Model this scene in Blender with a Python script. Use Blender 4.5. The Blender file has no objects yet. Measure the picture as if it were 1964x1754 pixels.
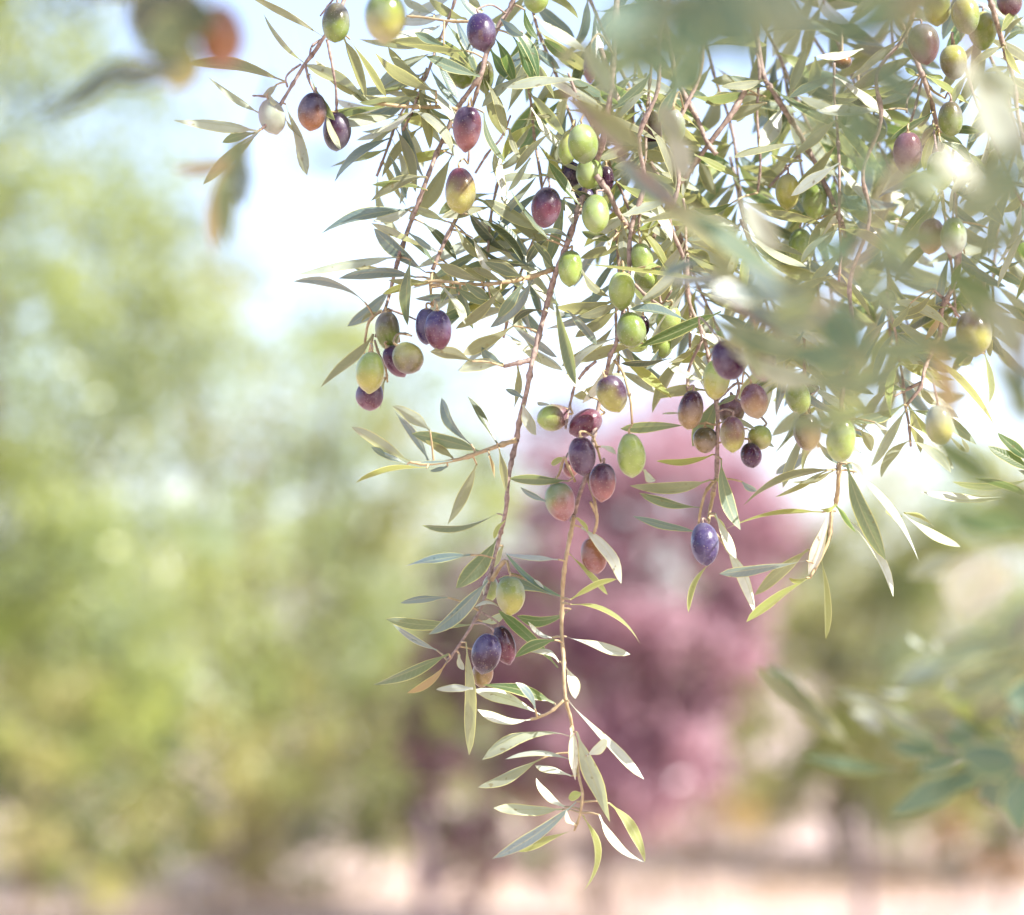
import bpy, math, random
from mathutils import Vector, noise
R = math.radians
sc = bpy.context.scene
col = sc.collection
rnd = random.Random(7)

# ------------------------------------------------------------------ camera
LENS, SENS = 100.0, 36.0
W0, H0 = 1964.0, 1754.0
F = LENS / SENS * W0
D0 = 1.28
PITCH = R(4.43)
CAM = Vector((0, 0, 1.6))
FWD = Vector((0, math.cos(PITCH), math.sin(PITCH)))
UP = Vector((0, -math.sin(PITCH), math.cos(PITCH)))
RT = Vector((1, 0, 0))
cd = bpy.data.cameras.new('camera')
cam = bpy.data.objects.new('camera', cd); col.objects.link(cam)
cam.location = CAM; cam.rotation_euler = (math.pi / 2 + PITCH, 0, 0)
cd.lens = LENS; cd.sensor_width = SENS; cd.sensor_fit = 'HORIZONTAL'
cd.clip_start = 0.05; cd.clip_end = 3000
cd.dof.use_dof = True; cd.dof.focus_distance = D0; cd.dof.aperture_fstop = 5.6
sc.camera = cam
MM = D0 / F                       # metres per photo pixel in the plane of focus

def P(x, y, dist=D0):
    return CAM + dist * (FWD + RT * ((x - W0 / 2) / F) + UP * ((H0 / 2 - y) / F))

# ------------------------------------------------------------------ light
SUN = Vector((0.62, -0.40, 0.66)).normalized()
elev = math.asin(SUN.z); azim = math.atan2(SUN.x, SUN.y)
w = bpy.data.worlds.new('World'); sc.world = w; w.use_nodes = True
nt = w.node_tree; bgn = nt.nodes['Background']
sky = nt.nodes.new('ShaderNodeTexSky'); sky.sky_type = 'NISHITA'; sky.sun_disc = False
sky.sun_elevation = elev; sky.sun_rotation = azim
sky.air_density = 1.0; sky.dust_density = 1.6; sky.ozone_density = 2.5
wb = nt.nodes.new('ShaderNodeMix'); wb.data_type = 'RGBA'; wb.blend_type = 'MULTIPLY'; wb.inputs[0].default_value = 1
wb.inputs[7].default_value = (1.0, 0.92, 1.02, 1)          # slightly warm white balance
hz = nt.nodes.new('ShaderNodeHueSaturation'); hz.inputs['Saturation'].default_value = 0.90; hz.inputs['Value'].default_value = 1.12
nt.links.new(sky.outputs[0], wb.inputs[6]); nt.links.new(wb.outputs[2], hz.inputs['Color']); nt.links.new(hz.outputs[0], bgn.inputs[0]); bgn.inputs[1].default_value = 0.15
sl = bpy.data.lights.new('sun', 'SUN'); sl.energy = 5.0; sl.angle = R(0.5); sl.color = (1, 0.965, 0.91)
so = bpy.data.objects.new('sun', sl); col.objects.link(so)
so.rotation_euler = SUN.to_track_quat('Z', 'Y').to_euler(); so.location = (3, -2, 6)
sc.view_settings.view_transform = 'Standard'; sc.view_settings.look = 'None'
sc.view_settings.exposure = 0; sc.view_settings.gamma = 1
sc.cycles.film_exposure = 2.35      # an over-exposed photograph
sc.cycles.use_denoising = True
sc.cycles.max_bounces = 10; sc.cycles.diffuse_bounces = 5; sc.cycles.transmission_bounces = 6
sc.cycles.glossy_bounces = 3; sc.cycles.transparent_max_bounces = 6
sc.cycles.sample_clamp_indirect = 8

# ------------------------------------------------------------------ materials
def newmat(name):
    m = bpy.data.materials.new(name); m.use_nodes = True
    n = m.node_tree.nodes; n.clear()
    return m, n, m.node_tree.links

def mixc(n, l, fac, a, b, blend='MIX'):
    q = n.new('ShaderNodeMix'); q.data_type = 'RGBA'; q.blend_type = blend
    for sock, v in ((q.inputs[0], fac), (q.inputs[6], a), (q.inputs[7], b)):
        if hasattr(v, 'is_linked'): l.new(v, sock)
        else: sock.default_value = v if not isinstance(v, tuple) else (*v, 1)[:4]
    return q.outputs[2]

def math_(n, l, op, a, b=0.0, clamp=False):
    q = n.new('ShaderNodeMath'); q.operation = op; q.use_clamp = clamp
    for sock, v in ((q.inputs[0], a), (q.inputs[1], b)):
        if hasattr(v, 'is_linked'): l.new(v, sock)
        else: sock.default_value = v
    return q.outputs[0]

def ramp(n, l, x, lo, hi):
    q = n.new('ShaderNodeMapRange'); q.inputs[1].default_value = lo; q.inputs[2].default_value = hi
    l.new(x, q.inputs[0]); return q.outputs[0]

def leaf_mat(name, top, under, trans, tw, rough=0.42, spec=0.5, vary=0.25):
    """top / under: blade colours; trans: colour of light passing through, tw its weight"""
    m, n, l = newmat(name)
    out = n.new('ShaderNodeOutputMaterial')
    geo = n.new('ShaderNodeNewGeometry'); oi = n.new('ShaderNodeObjectInfo')
    uv = n.new('ShaderNodeUVMap'); uv.uv_map = 'uv'
    sp = n.new('ShaderNodeSeparateXYZ'); l.new(uv.outputs[0], sp.inputs[0])
    au = math_(n, l, 'ABSOLUTE', math_(n, l, 'MULTIPLY', math_(n, l, 'SUBTRACT', sp.outputs[0], 0.5), 2.0))
    tc = n.new('ShaderNodeTexCoord')
    nz = n.new('ShaderNodeTexNoise'); nz.inputs['Scale'].default_value = 160; nz.inputs['Detail'].default_value = 4
    l.new(tc.outputs['Object'], nz.inputs[0])
    nz2 = n.new('ShaderNodeTexNoise'); nz2.inputs['Scale'].default_value = 900; nz2.inputs['Detail'].default_value = 2
    l.new(tc.outputs['Object'], nz2.inputs[0])
    # slanting side veins
    vv = math_(n, l, 'SINE', math_(n, l, 'MULTIPLY', math_(n, l, 'SUBTRACT', sp.outputs[1], math_(n, l, 'MULTIPLY', au, 0.10)), 95.0))
    vein = math_(n, l, 'MULTIPLY', ramp(n, l, vv, 0.75, 1.0), 0.16)
    base = mixc(n, l, geo.outputs['Backfacing'], top, under)
    hs = n.new('ShaderNodeHueSaturation'); l.new(base, hs.inputs['Color'])
    l.new(math_(n, l, 'ADD', 0.5 - 0.025, math_(n, l, 'MULTIPLY', oi.outputs['Random'], 0.05)), hs.inputs['Hue'])
    l.new(math_(n, l, 'ADD', 1 - vary, math_(n, l, 'MULTIPLY', oi.outputs['Random'], 2 * vary)), hs.inputs['Value'])
    c1 = mixc(n, l, math_(n, l, 'MULTIPLY', ramp(n, l, nz.outputs[0], 0.42, 0.72), 0.45), hs.outputs[0], tuple(0.55 * a for a in under) if name != 'x' else top)
    c1 = mixc(n, l, vein, c1, (0.45, 0.47, 0.28))
    mid = math_(n, l, 'SUBTRACT', 1.0, ramp(n, l, au, 0.03, 0.12))
    c2 = mixc(n, l, math_(n, l, 'MULTIPLY', mid, 0.55), c1, (0.50, 0.50, 0.26))
    rim = ramp(n, l, au, 0.84, 0.95)  # pale yellow edge: rim highlight and glow put into the colour
    c3 = mixc(n, l, math_(n, l, 'MULTIPLY', rim, 0.8), c2, (0.62, 0.60, 0.26))
    vo = n.new('ShaderNodeTexNoise'); vo.inputs['Scale'].default_value = 330; vo.inputs['Detail'].default_value = 1; l.new(tc.outputs['Object'], vo.inputs[0])
    c3 = mixc(n, l, math_(n, l, 'MULTIPLY', ramp(n, l, vo.outputs[0], 0.70, 0.74), 0.7), c3, (0.13, 0.08, 0.04))
    pb = n.new('ShaderNodeBsdfPrincipled')
    l.new(c3, pb.inputs['Base Color'])
    l.new(math_(n, l, 'ADD', rough - 0.08, math_(n, l, 'MULTIPLY', nz.outputs[0], 0.25)), pb.inputs['Roughness'])
    pb.inputs['Specular IOR Level'].default_value = spec
    bp = n.new('ShaderNodeBump'); bp.inputs['Strength'].default_value = 0.25; bp.inputs['Distance'].default_value = 0.0006
    hgt = math_(n, l, 'ADD', math_(n, l, 'ADD', math_(n, l, 'MULTIPLY', nz2.outputs[0], 0.25), nz.outputs[0]), math_(n, l, 'MULTIPLY', vein, 1.5))
    l.new(hgt, bp.inputs['Height']); l.new(bp.outputs[0], pb.inputs['Normal'])
    tr = n.new('ShaderNodeBsdfTranslucent')
    tcx = mixc(n, l, math_(n, l, 'MULTIPLY', rim, 0.7), trans, (0.75, 0.72, 0.18))
    tcx = mixc(n, l, math_(n, l, 'MULTIPLY', mid, 0.5), tcx, tuple(0.5 * a for a in trans))
    l.new(tcx, tr.inputs[0])
    mx = n.new('ShaderNodeMixShader'); mx.inputs[0].default_value = tw
    l.new(pb.outputs[0], mx.inputs[1]); l.new(tr.outputs[0], mx.inputs[2]); l.new(mx.outputs[0], out.inputs[0])
    return m

LM = {
 's': leaf_mat('leaf silver underside', (0.11, 0.16, 0.12), (0.36, 0.40, 0.33), (0.40, 0.44, 0.16), 0.40, 0.5),
 'g': leaf_mat('leaf grey green', (0.115, 0.17, 0.125), (0.27, 0.32, 0.26), (0.36, 0.42, 0.13), 0.38, 0.40),
 'y': leaf_mat('leaf backlit golden underside', (0.08, 0.115, 0.065), (0.22, 0.23, 0.16), (0.47, 0.48, 0.17), 0.44, 0.5),  # underside copy tinted for leaves lit from behind
 'b': leaf_mat('leaf sky tinted upper', (0.12, 0.18, 0.19), (0.28, 0.34, 0.33), (0.30, 0.40, 0.26), 0.32, 0.27, 1.0),  # blue of the reflected sky mixed into the blade colour
 'd': leaf_mat('leaf dark upper', (0.05, 0.08, 0.065), (0.18, 0.21, 0.15), (0.22, 0.27, 0.09), 0.30, 0.32, 0.7),
 'G': leaf_mat('leaf deep green upper', (0.045, 0.095, 0.035), (0.20, 0.25, 0.14), (0.26, 0.38, 0.09), 0.42, 0.33, 0.7),
 'L': leaf_mat('leaf sunlit yellow green', (0.22, 0.27, 0.08), (0.32, 0.35, 0.16), (0.52, 0.54, 0.14), 0.42, 0.42),  # lighter yellow green standing in for leaves in sun
 'W': leaf_mat('leaf sunlit silver', (0.46, 0.51, 0.45), (0.62, 0.65, 0.56), (0.50, 0.52, 0.22), 0.25, 0.32, 0.9, 0.1),  # whitened copy of the silver leaf, sunlight put into the colour
 'N': leaf_mat('leaf shaded teal', (0.06, 0.12, 0.09), (0.15, 0.20, 0.13), (0.23, 0.36, 0.17), 0.45, 0.4),
 'Y': leaf_mat('leaf dry tan', (0.38, 0.28, 0.14), (0.40, 0.31, 0.17), (0.55, 0.38, 0.14), 0.4, 0.5),
}
FACE_UP = set('gbdGLN')           # upper face towards the camera

def bark_mat(name, a, b, scale=120):
    m, n, l = newmat(name)
    out = n.new('ShaderNodeOutputMaterial'); pb = n.new('ShaderNodeBsdfPrincipled')
    tc = n.new('ShaderNodeTexCoord'); nz = n.new('ShaderNodeTexNoise')
    nz.inputs['Scale'].default_value = scale; nz.inputs['Detail'].default_value = 6
    l.new(tc.outputs['Object'], nz.inputs[0])
    l.new(mixc(n, l, ramp(n, l, nz.outputs[0], 0.3, 0.7), a, b), pb.inputs['Base Color'])
    pb.inputs['Roughness'].default_value = 0.7
    bp = n.new('ShaderNodeBump'); bp.inputs['Strength'].default_value = 0.5; bp.inputs['Distance'].default_value = 0.1 / scale
    l.new(nz.outputs[0], bp.inputs['Height']); l.new(bp.outputs[0], pb.inputs['Normal'])
    l.new(pb.outputs[0], out.inputs[0]); return m

SM = {'k': bark_mat('twig bark', (0.16, 0.11, 0.09), (0.42, 0.32, 0.26), 500),
      'y': bark_mat('young yellow twig', (0.30, 0.22, 0.11), (0.48, 0.38, 0.22), 400),
      'w': bark_mat('weathered dark wood', (0.05, 0.03, 0.035), (0.12, 0.08, 0.085), 18),
      't': bark_mat('tree bark', (0.10, 0.07, 0.055), (0.24, 0.18, 0.15), 18)}

def olive_mat():
    m, n, l = newmat('olive skin')
    out = n.new('ShaderNodeOutputMaterial'); pb = n.new('ShaderNodeBsdfPrincipled')
    at = n.new('ShaderNodeVertexColor'); at.layer_name = 'col'
    tc = n.new('ShaderNodeTexCoord'); oi = n.new('ShaderNodeObjectInfo')
    mp = n.new('ShaderNodeMapping'); l.new(tc.outputs['Object'], mp.inputs[0])
    cx = n.new('ShaderNodeCombineXYZ')
    for k in range(3): l.new(oi.outputs['Random'], cx.inputs[k])
    l.new(cx.outputs[0], mp.inputs['Location'])
    nz = n.new('ShaderNodeTexNoise'); nz.inputs['Scale'].default_value = 130; nz.inputs['Detail'].default_value = 5
    l.new(mp.outputs[0], nz.inputs[0])
    sp = n.new('ShaderNodeTexVoronoi'); sp.inputs['Scale'].default_value = 900; l.new(mp.outputs[0], sp.inputs[0])
    spot = math_(n, l, 'SUBTRACT', 1.0, ramp(n, l, sp.outputs['Distance'], 0.12, 0.24))
    c = mixc(n, l, math_(n, l, 'MULTIPLY', spot, 0.30), at.outputs[0], (0.55, 0.52, 0.36))
    lw = n.new('ShaderNodeLayerWeight'); lw.inputs[0].default_value = 0.35
    bloom = math_(n, l, 'MULTIPLY', ramp(n, l, nz.outputs[0], 0.45, 0.72), 0.24)
    bloom = math_(n, l, 'ADD', bloom, math_(n, l, 'MULTIPLY', math_(n, l, 'POWER', lw.outputs['Facing'], 2.0), 0.22))
    c = mixc(n, l, bloom, c, (0.36, 0.37, 0.46))
    # brown bruises
    n3 = n.new('ShaderNodeTexNoise'); n3.inputs['Scale'].default_value = 210; n3.inputs['Detail'].default_value = 2
    l.new(mp.outputs[0], n3.inputs[0])
    c = mixc(n, l, math_(n, l, 'MULTIPLY', ramp(n, l, n3.outputs[0], 0.70, 0.78), 0.5), c, (0.12, 0.07, 0.04))
    l.new(c, pb.inputs['Base Color'])
    l.new(math_(n, l, 'ADD', 0.20, math_(n, l, 'MULTIPLY', bloom, 1.1)), pb.inputs['Roughness'])
    pb.inputs['Specular IOR Level'].default_value = 0.5
    pb.inputs['Subsurface Weight'].default_value = 0.15
    pb.inputs['Subsurface Radius'].default_value = (0.004, 0.0025, 0.001)
    pb.inputs['Subsurface Scale'].default_value = 1.0
    bp = n.new('ShaderNodeBump'); bp.inputs['Strength'].default_value = 0.12; bp.inputs['Distance'].default_value = 0.0005
    l.new(nz.outputs[0], bp.inputs['Height']); l.new(bp.outputs[0], pb.inputs['Normal'])
    l.new(pb.outputs[0], out.inputs[0]); return m
OM = olive_mat()

# ------------------------------------------------------------------ mesh helpers
def link(name, verts, faces, mat, parent=None, uvs=None, cols=None):
    me = bpy.data.meshes.new(name); me.from_pydata(verts, [], faces); me.update()
    me.materials.append(mat)
    me.polygons.foreach_set('use_smooth', [True] * len(me.polygons))
    if uvs is not None:
        ul = me.uv_layers.new(name='uv')
        flat = []
        for lp in me.loops: flat.extend(uvs[lp.vertex_index])
        ul.data.foreach_set('uv', flat)
    if cols is not None:
        ca = me.color_attributes.new('col', 'FLOAT_COLOR', 'POINT')
        ca.data.foreach_set('color', [c for q in cols for c in (*q, 1.0)])
    o = bpy.data.objects.new(name, me); col.objects.link(o)
    if parent is not None:
        o.parent = parent
    return o

def empty(name, loc):
    o = bpy.data.objects.new(name, None); col.objects.link(o); o.location = loc; o.empty_display_size = 0.02
    return o

def tag(o, label, cat, group=None, kind=None):
    if label: o['label'] = label
    if cat: o['category'] = cat
    if group: o['group'] = group
    if kind: o['kind'] = kind

def smooth_path(pts, k=5):
    """Catmull-Rom through the points"""
    if len(pts) < 3: return list(pts)
    q = [pts[0] * 2 - pts[1]] + list(pts) + [pts[-1] * 2 - pts[-2]]
    out = []
    for i in range(1, len(q) - 2):
        a, b, c, d = q[i - 1:i + 3]
        for j in range(k):
            t = j / k
            out.append(0.5 * ((2 * b) + (c - a) * t + (2 * a - 5 * b + 4 * c - d) * t * t + (3 * b - 3 * c + d - a) * t ** 3))
    out.append(pts[-1]); return out

def tube(V, Fc, pts, r0, r1, seg=7, knots=0.0, rng=None):
    base = len(V); n = len(pts); prev = None
    for i, p in enumerate(pts):
        t = (pts[min(i + 1, n - 1)] - pts[max(i - 1, 0)])
        if t.length < 1e-9: t = Vector((0, 0, 1))
        t.normalize()
        a = t.orthogonal().normalized() if prev is None else (prev - t * prev.dot(t)).normalized()
        prev = a; b = t.cross(a)
        r = r0 + (r1 - r0) * i / max(1, n - 1)
        if knots: r *= 1 + knots * (rng.random() ** 3) + (0.45 if (i % 9 == 4) else 0)
        for k in range(seg):
            an = 2 * math.pi * k / seg
            V.append(p + (a * math.cos(an) + b * math.sin(an)) * r)
    for i in range(n - 1):
        for k in range(seg):
            k2 = (k + 1) % seg
            Fc.append((base + i * seg + k, base + i * seg + k2, base + (i + 1) * seg + k2, base + (i + 1) * seg + k))
    Fc.append(tuple(base + k for k in range(seg))[::-1]); Fc.append(tuple(base + (n - 1) * seg + k for k in range(seg)))

def blade(base, tip, width, normal, bend, up, rng, fold=0.22, n=11, droop=None, petiole=0.09):
    """lance-shaped leaf: rows along its length, five columns across; returns verts, faces, uvs. up: upper face along +normal"""
    ax = tip - base; L = ax.length; ax.normalize()
    nn = (normal - ax * normal.dot(ax)).normalized(); side = ax.cross(nn)
    V, Fc, U = [], [], []
    cols_ = (-1, -0.72, -0.3, 0, 0.3, 0.72, 1)
    twist = rng.uniform(-1.0, 1.0); wv = rng.uniform(0, 6.28); wa = rng.uniform(0.03, 0.14)
    dr = rng.uniform(-0.09, 0.12) * L; fold = rng.uniform(0.05, 0.5) if droop is None else droop * L
    sk = rng.uniform(0.92, 1.15)
    for i in range(n):
        t = i / (n - 1)
        tt = max(0.0, (t - petiole) / (1 - petiole))
        hw = 0.5 * width * (math.sin(math.pi * tt ** sk) ** 0.72 if 0 < tt < 1 else 0.0)
        hw = max(hw, 0.0006 if t < petiole + 0.05 else 0.00008)
        c = base + ax * (L * t) + side * 0 + bend * (4 * t * (1 - t)) - nn * (dr * (4 * t * (1 - t)))
        a = twist * (t - 0.5)
        s2 = side * math.cos(a) + nn * math.sin(a); n2 = nn * math.cos(a) - side * math.sin(a)
        for u in cols_:
            lift = fold * hw * (abs(u) ** 1.2) - 0.30 * hw * max(0, abs(u) - 0.7)
            wob = 1 + wa * math.sin(wv + 9 * t + (2 if u < 0 else 0))
            V.append(c + s2 * (u * hw * wob) + n2 * (lift if up else -lift))
            U.append((0.5 + 0.5 * u, t))
    m = len(cols_)
    for i in range(n - 1):
        for k in range(m - 1):
            q = (i * m + k, i * m + k + 1, (i + 1) * m + k + 1, (i + 1) * m + k)
            Fc.append(q if up else q[::-1])
    # make the face order agree with +normal for the upper face
    v0, v1, v2 = V[(n // 2) * m + 2], V[(n // 2) * m + 3], V[(n // 2 + 1) * m + 3]
    g = (v1 - v0).cross(v2 - v0)
    if g.dot(nn) < 0:                      # first winding points away from nn
        Fc = [f[::-1] for f in Fc]
    return V, Fc, U

# ------------------------------------------------------------------ photo crops -> photo pixels
CR = {'A': (320, 0, 2.806), 'B': (900, 0, 3.248), 'C': (1400, 0, 3.248), 'D': (560, 480, 3.248), 'E': (980, 480, 3.248),
      'F': (1364, 480, 3.248), 'G': (660, 980, 2.266), 'H': (1264, 980, 2.266), 'I': (0, 0, 2.806), 'S': (0, 0, 1.0), 'J': (1400, 300, 3.482)}
def cv(c, x, y): o = CR[c]; return o[0] + x / o[2], o[1] + y / o[2]

LIT = []          # points meant to be sunlit; crown leaves on their sun rays are left out
def leaf_obj(parent, x0, y0, x1, y1, wd, bend, ty, dist, rng, spread=0.012, att=None):
    s = dist / F
    zt = rng.uniform(-spread, spread)
    b = P(x0, y0, dist); t = P(x1, y1, dist + zt)
    ax = (t - b).normalized(); view = (CAM - (b + t) / 2).normalized()
    n0 = (view - ax * view.dot(ax)).normalized()
    wr = wd * s * (0.84 if dist > D0 - 0.06 else 1.0); true = max(wr * 1.04, 0.0092 * rng.uniform(0.85, 1.1) * min(1, (t - b).length / 0.034))
    ph = math.acos(min(1, wr / true))
    c1 = n0 * math.cos(ph) + ax.cross(n0) * math.sin(ph); c2 = n0 * math.cos(ph) - ax.cross(n0) * math.sin(ph)
    if ty in 'WLY': nrm = c1 if c1.dot(SUN) > c2.dot(SUN) else c2
    else: nrm = rng.choice((c1, c2))
    dx, dy = x1 - x0, y1 - y0; ln = math.hypot(dx, dy) or 1
    bv = (RT * (dy / ln) + UP * (dx / ln)) * (bend * s)
    up_towards_cam = ty in FACE_UP or (ty == 'W' and rng.random() < 0.5)
    nup = nrm if up_towards_cam else -nrm
    V, Fc, U = blade(b, t, true, nup, bv, True, rng)
    loc = b.copy()
    nf = len(Fc)
    if att:
        tube(V, Fc, smooth_path(att, 4), 2.3 * s, 1.7 * s, 6); U += [(0.3, 0.1)] * (len(V) - len(U))
    o = link('leaf', [v - parent.location for v in V], Fc, LM[ty], parent, U)
    if att:
        o.data.materials.append(SM['y'])
        for p_ in o.data.polygons[nf:]: p_.material_index = 1
    if ty == 'W' or (ty == 'L' and rng.random() < 0.6):
        for k in (0.3, 0.5, 0.7): LIT.append((b.lerp(t, k) + bv * (4 * k * (1 - k)), rng.choice((-0.002, 0.003, 0.010)) if dist > D0 - 0.2 else 0.022))
    return o

def branch(name, label, group, z0, stems, leaves, seed=1, spread=0.012, zj=0.012, cat='branch', wmul=1.0):
    rng = random.Random(seed)
    dist = D0 + z0
    tubes = []
    anchors = []
    first = None
    s = dist / F
    for c, r0, r1, kind, txt in stems:
        v = [float(q) for q in txt.split()]
        pts2 = [cv(c, v[i], v[i + 1]) for i in range(0, len(v), 2)]
        ph = rng.uniform(0, 6)
        pts = [P(x, y, dist + 0.004 * math.sin(ph + i * 1.1)) for i, (x, y) in enumerate(pts2)]
        if first is None: first = pts[0]
        sm = smooth_path(pts, 5)
        anchors += [(q, ) for q in sm]
        tv, tf = [], []
        tube(tv, tf, sm, r0 * s, r1 * s, 8, 0.35 if kind == 'k' else 0.25, rng)
        tubes.append((tv, tf, kind))
    root = empty(name, first if first is not None else P(900, 100, dist))
    tag(root, label, cat, group)
    pix = []
    if anchors:
        for (q,) in anchors:
            r_ = q - CAM; d_ = r_.dot(FWD)
            pix.append((W0 / 2 + F * r_.dot(RT) / d_, H0 / 2 - F * r_.dot(UP) / d_, q))
    for c, txt in leaves:
        for row in txt.split('\n'):
            for item in row.split(';'):
                f = item.split()
                if len(f) < 6: continue
                x0, y0, x1, y1, wd = (float(q) for q in f[:5])
                bend = float(f[5]) if len(f) > 6 else rng.uniform(-14, 14)
                ty = f[-1]
                k = CR[c][2]
                a = cv(c, x0, y0); b = cv(c, x1, y1)
                dl = dist + rng.uniform(-zj, zj)
                base = P(a[0], a[1], dl)
                att = None
                if pix:
                    best = min(pix, key=lambda q: (q[0] - a[0]) ** 2 + (q[1] - a[1]) ** 2)
                    dd = math.hypot(best[0] - a[0], best[1] - a[1])
                    if 3 < dd < 75:
                        att = [best[2], (best[2] + base) / 2 + UP * (0.06 * dd * s), base]
                leaf_obj(root, a[0], a[1], b[0], b[1], wd / k * wmul, bend / k, ty, dl, rng, spread, att)
    for i, (tv, tf, kind) in enumerate(tubes):
        link('stem' if i == 0 else 'twig', [v - root.location for v in tv], tf, SM[kind], root)
    return root, pix

BR = []
def BRANCH(*a, **k):
    r = branch(*a, **k); BR.append(r); return r

HANG = 'olive branches hanging in the plane of focus'
BACKB = 'olive twigs filling the upper right'
NEAR = 'blurred olive sprigs close to the lens'

# ---- the long hanging branch in the middle
BRANCH('olive_branch', 'long brown branch hanging down the middle to the lowest dark olive pair', HANG, 0.0,
 [('S', 5.4, 4.4, 'k', '1186 -60 1180 60 1172 170 1156 270 1143 310 1128 345 1112 394 1097 440 1082 483 1066 523 1052 572 1040 618 1028 665 1019 701 1010 751 997 803 991 843'),
  ('S', 4.4, 2.4, 'k', '991 843 982 880 974 926 971 973 963 1011 956 1037 942 1095 929 1148 912 1187 885 1231 859 1267'),
  ('D', 5, 3.5, 'k', '1500 680 1400 702 1320 722'),
  ('D', 4.4, 2.4, 'y', '1640 112 1450 175 1300 200 1150 212 900 190 760 215'),
  ('D', 4.4, 2.4, 'y', '1400 1180 1290 1215 1170 1258 1040 1300 850 1330 735 1318'),
  ('B', 6, 4, 'k', '790 1090 870 1200 930 1330 1030 1450'),
  ('G', 4, 2, 'y', '640 300 700 215 720 270'),
 ],
 [('D', '''1180 1255 745 1140 110 -15 g ; 1115 1205 932 920 75 8 b ; 1275 1200 1092 905 55 10 d ; 1000 1290 830 1180 60 -5 y
860 1120 625 970 90 -10 s ; 850 1310 640 1000 70 -20 b ; 735 1315 370 1100 85 -12 s ; 720 1330 495 1225 62 15 b ; 840 1355 400 1445 42 12 L
1000 1310 790 1322 26 4 b ; 970 1342 860 1372 36 6 b ; 1150 1330 970 1705 85 -8 y ; 1290 1238 1335 1500 55 6 y ; 1230 1280 1262 1420 25 5 Y
1280 1640 810 1712 45 22 g ; 1120 690 860 630 90 -12 y ; 1318 715 1040 752 95 -28 s ; 1315 705 1180 600 80 20 b ; 1405 720 1382 982 55 10 y
1440 920 1330 865 45 -5 b ; 1440 960 1520 1150 90 -10 W ; 1380 470 1060 650 95 -8 y ; 1500 180 1235 480 100 20 b ; 1440 200 1280 420 80 8 g
1545 372 1375 465 55 -42 d ; 1300 240 1020 488 75 32 y ; 1580 370 1700 400 42 5 W ; 1180 190 910 80 85 10 y ; 1430 160 1200 70 82 8 g
1240 312 1080 200 75 5 g ; 850 190 565 270 45 12 L ; 850 195 600 185 52 5 y ; 1040 272 765 300 62 24 b ; 1310 195 1120 110 60 y ; 1000 215 930 330 50 g ; 1230 215 1330 330 60 y
1640 130 1500 -60 55 g ; 1560 150 1360 20 60 b'''),
  ('B', '''540 800 280 1065 50 10 y ; 700 1290 495 1005 70 -10 G ; 590 1230 490 1650 85 8 g ; 590 1230 645 1400 42 5 W ; 640 1500 420 1455 42 -25 b ; 480 1490 360 1640 70 -14 d
510 1495 250 1170 38 6 g ; 470 1455 100 1240 90 12 y ; 950 1340 1230 1240 80 14 s ; 1010 1420 1400 1330 50 16 y ; 1020 1440 1200 1350 42 L ; 900 1500 700 1440 72 g ; 940 1530 690 1610 80 10 y
950 1380 975 1650 90 5 s ; 900 1480 860 1560 40 W ; 1000 1450 1120 1540 45 y ; 380 980 240 1190 50 s ; 480 1095 165 1120 60 -10 s ; 640 1180 800 1290 60 d'''),
  ('G', '''550 190 262 240 46 14 b ; 665 120 487 335 95 14 g ; 450 375 245 398 40 10 b ; 625 300 367 535 78 12 b ; 580 490 180 468 56 -14 g ; 405 605 210 490 36 6 b
455 620 125 755 62 -16 g ; 440 665 275 790 40 10 Y ; 530 570 543 1060 64 5 y ; 600 480 700 440 45 s ; 670 412 570 415 20 W ; 985 385 700 180 30 6 G ; 930 680 670 430 58 8 G
935 380 668 295 46 -22 b ; 500 620 520 690 34 W ; 690 150 640 250 30 y ; 700 40 650 120 26 L ; 800 300 870 350 26 W'''),
 ], seed=11)

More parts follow.
